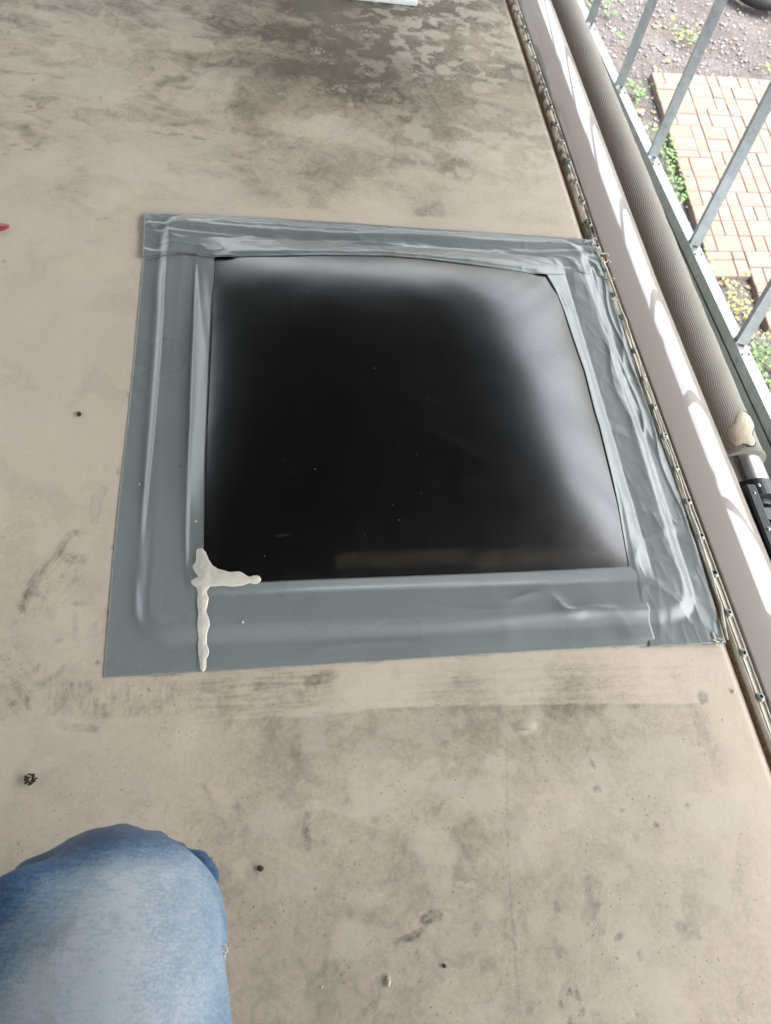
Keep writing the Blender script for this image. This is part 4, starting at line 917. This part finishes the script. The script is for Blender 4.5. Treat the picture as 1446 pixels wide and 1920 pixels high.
# white storage box at the far end of the roof
c0 = P(783, 14, 0); c1 = P(600, -4, 0); ex = (c0-c1); L_ = np.linalg.norm(ex); ex /= L_; ey = np.array([-ex[1], ex[0], 0])
tb = empty('storage_box', tuple((c0+c1)/2)); tag(tb, 'white translucent plastic storage box standing at the far end of the roof', 'storage box')
def rbox(name, x0, x1, y0, y1, z0, z1, mat, bev):
    vs = []
    for z in (z0, z1):
        for (u, v) in ((x0, y0), (x1, y0), (x1, y1), (x0, y1)): vs.append(ex*u+ey*v+np.array([0, 0, z]))
    o = mesh(name, vs, [(3, 2, 1, 0), (4, 5, 6, 7), (0, 1, 5, 4), (1, 2, 6, 5), (2, 3, 7, 6), (3, 0, 4, 7)], mat, tb); bv = o.modifiers.new('b', 'BEVEL'); bv.width = bev; bv.segments = 4; return o
rbox('tub', -.22, L_/2-.004, .004, .30, .002, .15, M['whitepl'], .012); rbox('lid', -.228, L_/2+.004, -.004, .308, .151, .172, M['whitepl'], .008); rbox('foot_rim', -.222, L_/2-.001, .0, .304, .001, .012, M['whitepl'], .004)
# tyre far off on the gravel
q = P(1425, -26, GZ_+.12); ty = empty('tyre', tuple(q)); tag(ty, 'black rubber tyre on the gravel at the far right corner', 'tyre')
bm = bmesh.new(); seg, sg2 = 40, 14; rows = []
for i in range(seg):
    a = 2*math.pi*i/seg; rows.append([bm.verts.new(((.26+.11*math.cos(t))*math.cos(a), (.26+.11*math.cos(t))*math.sin(a), .10*math.sin(t)*(.8+.2*abs(math.sin(t))))) for t in [2*math.pi*k/sg2 for k in range(sg2)]])
for i in range(seg):
    for k in range(sg2): bm.faces.new((rows[i][k], rows[(i+1) % seg][k], rows[(i+1) % seg][(k+1) % sg2], rows[i][(k+1) % sg2]))
me = bpy.data.meshes.new('tread'); bm.to_mesh(me); bm.free(); me.materials.append(M['rubber']); o = link(bpy.data.objects.new('tread', me), ty); me.polygons.foreach_set('use_smooth', [True]*len(me.polygons))

# ------------------------------------------------------------------ person crouching, knee in view
pe = empty('person', (-.12, -.25, 0)); tag(pe, 'person in faded blue jeans crouching on the roof, one knee in view', 'person')
def limb(name, path_, radx, rady, mat, n=220, seg=110, wr_=None, upv=(0, 0, 1), knee=None):
    p = np.asarray(path_, float)
    t = np.linspace(0, 1, len(p)); from_t = np.linspace(0, 1, n)
    q = np.stack([np.interp(from_t, t, p[:, k]) for k in range(3)], 1)
    rx = np.interp(from_t, t, radx); ry = np.interp(from_t, t, rady)
    for _ in range(14):
        q[1:-1] = (q[:-2]+2*q[1:-1]+q[2:])/4; rx[1:-1] = (rx[:-2]+2*rx[1:-1]+rx[2:])/4; ry[1:-1] = (ry[:-2]+2*ry[1:-1]+ry[2:])/4
    T = np.gradient(q, axis=0); T /= np.linalg.norm(T, axis=1)[:, None]
    side = np.array([1.0, 0, 0]); V = np.zeros((seg, n, 3)); th = np.linspace(0, 2*math.pi, seg, endpoint=False)
    for i in range(n):
        s = side-T[i]*(side@T[i]); s /= np.linalg.norm(s); u = np.cross(T[i], s); u = -u if (i == 0 and False) else u
        rr = 1.0
        V[:, i] = q[i]+np.cos(th)[:, None]*s*rx[i]+np.sin(th)[:, None]*u*ry[i]
    if wr_ is not None:
        nrm = V-q[None]; nrm /= np.linalg.norm(nrm, axis=2)[..., None]; V += nrm*wr_(V, th[:, None], from_t[None])[..., None]
    return V, q
# raised leg: hip -> knee -> ankle
Kx = -.113
pathL = [(-.15, -.62, .20), (-.112, -.42, .27), (-.103, -.22, .322), (Kx+.004, -.10, .337), (Kx-.002, -.045, .330), (Kx, -.020, .290), (Kx, -.045, .22), (Kx, -.10, .12), (Kx, -.14, .075)]
def jw(V, th, t):
    x, y, z = V[..., 0], V[..., 1], V[..., 2]
    w = .0022*(fbm(x*16, y*16+z*10, 61, 3)-.5)*2
    # folds running over the left side of the knee
    f = x*.55-y*1.0; m_ = sst(-.115, -.155, x)*sst(-.10, -.03, y)
    w += .013*np.exp(-((f+.098)/.009)**2)*m_-.012*np.exp(-((f+.122)/.010)**2)*m_
    w += .005*wr_ridge(z*26+x*8, y*9, 66)*sst(.33, .27, z)
    return w
Vl, ql = limb('leg', pathL, [.112, .106, .101, .097, .094, .093, .080, .068, .066], [.105, .095, .084, .077, .074, .076, .070, .066, .066], None, 240, 120, jw)
pts = Vl.reshape(-1, 3)
jeans = fast_mesh('jeans', pts, grid_faces(120, 240, True), M['denim'])
x, y, z = pts.T
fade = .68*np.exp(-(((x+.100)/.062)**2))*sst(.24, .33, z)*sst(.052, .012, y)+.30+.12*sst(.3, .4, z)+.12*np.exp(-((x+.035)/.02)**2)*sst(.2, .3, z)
fade -= .42*sst(-.03, .012, y-.55*(x+.10))*sst(-.06, -.15, x)*sst(-.10, -.02, y)+.20*sst(-.15, -.185, x)  # darker over the left folds and along the left flank
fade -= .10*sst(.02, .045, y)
attr(jeans, 'fade', np.clip(fade, 0, 1)); child(jeans, pe)
# outer cloth flap beside the knee (lower leg fabric bunching out)
pf = [P(300, 1640, .27), P(340, 1612, .272), P(370, 1616, .275), P(385, 1645, .28), P(382, 1700, .28)]
o = tube('cloth_fold', resample(pf, 40), .0095+.0012*np.sin(np.linspace(0, 12, 40)), M['denim'], None, 20); attr(o, 'fade', np.full(len(o.data.vertices), .22)); child(o, pe)
# frayed threads on the right seam
for k, (a, b_) in enumerate([(419, 1776), (415, 1790), (398, 1725), (400, 1750), (393, 1765), (391, 1893)]):
    c = P(a, b_, .33); pts_ = [c+np.array([random.uniform(-.003, .003), random.uniform(-.004, .004), random.uniform(0, .004)]) for _ in range(6)]
    o = tube('frayed_thread', resample(np.array(pts_), 20), .0007, M['sealant'], None, 5); child(o, pe)
# other leg kneeling, out of frame to the left
p2 = [(-.36, -.66, .20), (-.42, -.48, .16), (-.48, -.34, .10), (-.50, -.30, .085), (-.49, -.36, .075), (-.47, -.55, .07), (-.46, -.70, .065)]
V2, _ = limb('leg', p2, [.105, .095, .085, .075, .07, .062, .06], [.10, .09, .08, .07, .06, .055, .055], None, 90, 40)
o = fast_mesh('jeans', V2.reshape(-1, 3), grid_faces(40, 90, True), M['denim']); attr(o, 'fade', np.full(40*90, .4)); child(o, pe)
# boots, hips, torso, head as one skinned body each
def skin(name, verts, edges, radii, mat, sub=2):
    me = bpy.data.meshes.new(name); me.from_pydata(verts, edges, []); o = link(bpy.data.objects.new(name, me)); me.materials.append(mat)
    sk_ = o.modifiers.new('skin', 'SKIN'); sk_.use_smooth_shade = True
    for v, r in zip(me.skin_vertices[0].data, radii): v.radius = r if isinstance(r, tuple) else (r, r)
    me.skin_vertices[0].data[0].use_root = True
    s = o.modifiers.new('sub', 'SUBSURF'); s.levels = sub; s.render_levels = sub; child(o, pe); return o
skin('boot', [(Kx, -.15, .09), (Kx, -.165, .045), (Kx, -.10, .042), (Kx, -.02, .034), (Kx, .025, .030)], [(0, 1), (1, 2), (2, 3), (3, 4)], [.05, .044, .044, .042, .030], M['shoe'])
skin('boot', [(-.46, -.70, .07), (-.46, -.76, .06), (-.46, -.80, .12)], [(0, 1), (1, 2)], [.05, .045, .04], M['shoe'])
skin('body', [(-.26, -.64, .24), (-.26, -.66, .42), (-.24, -.62, .62), (-.22, -.56, .80), (-.21, -.53, .90), (-.20, -.50, 1.0), (-.20, -.48, 1.10),
              (-.02, -.55, .78), (.08, -.42, .60), (.06, -.20, .78), (-.42, -.55, .78), (-.50, -.42, .58), (-.34, -.24, .72)],
     [(0, 1), (1, 2), (2, 3), (3, 4), (4, 5), (5, 6), (3, 7), (7, 8), (8, 9), (3, 10), (10, 11), (11, 12)], [(.16, .12), (.14, .10), (.15, .11), (.13, .09), .055, .09, .085, .06, .045, .03, .06, .045, .03], M['shirt'])

for o in bpy.data.objects:
    if o.parent is None and o.name.split('.')[0] == 'crumb': o['group'] = 'pale crumbs on roof and tape'
    if o.parent is None and o.name.split('.')[0] == 'seed': o['group'] = 'dark seeds on the roof'
print('tris', sum(len(o.data.loop_triangles) or sum(len(p.vertices)-2 for p in o.data.polygons) for o in bpy.data.objects if o.type == 'MESH'))
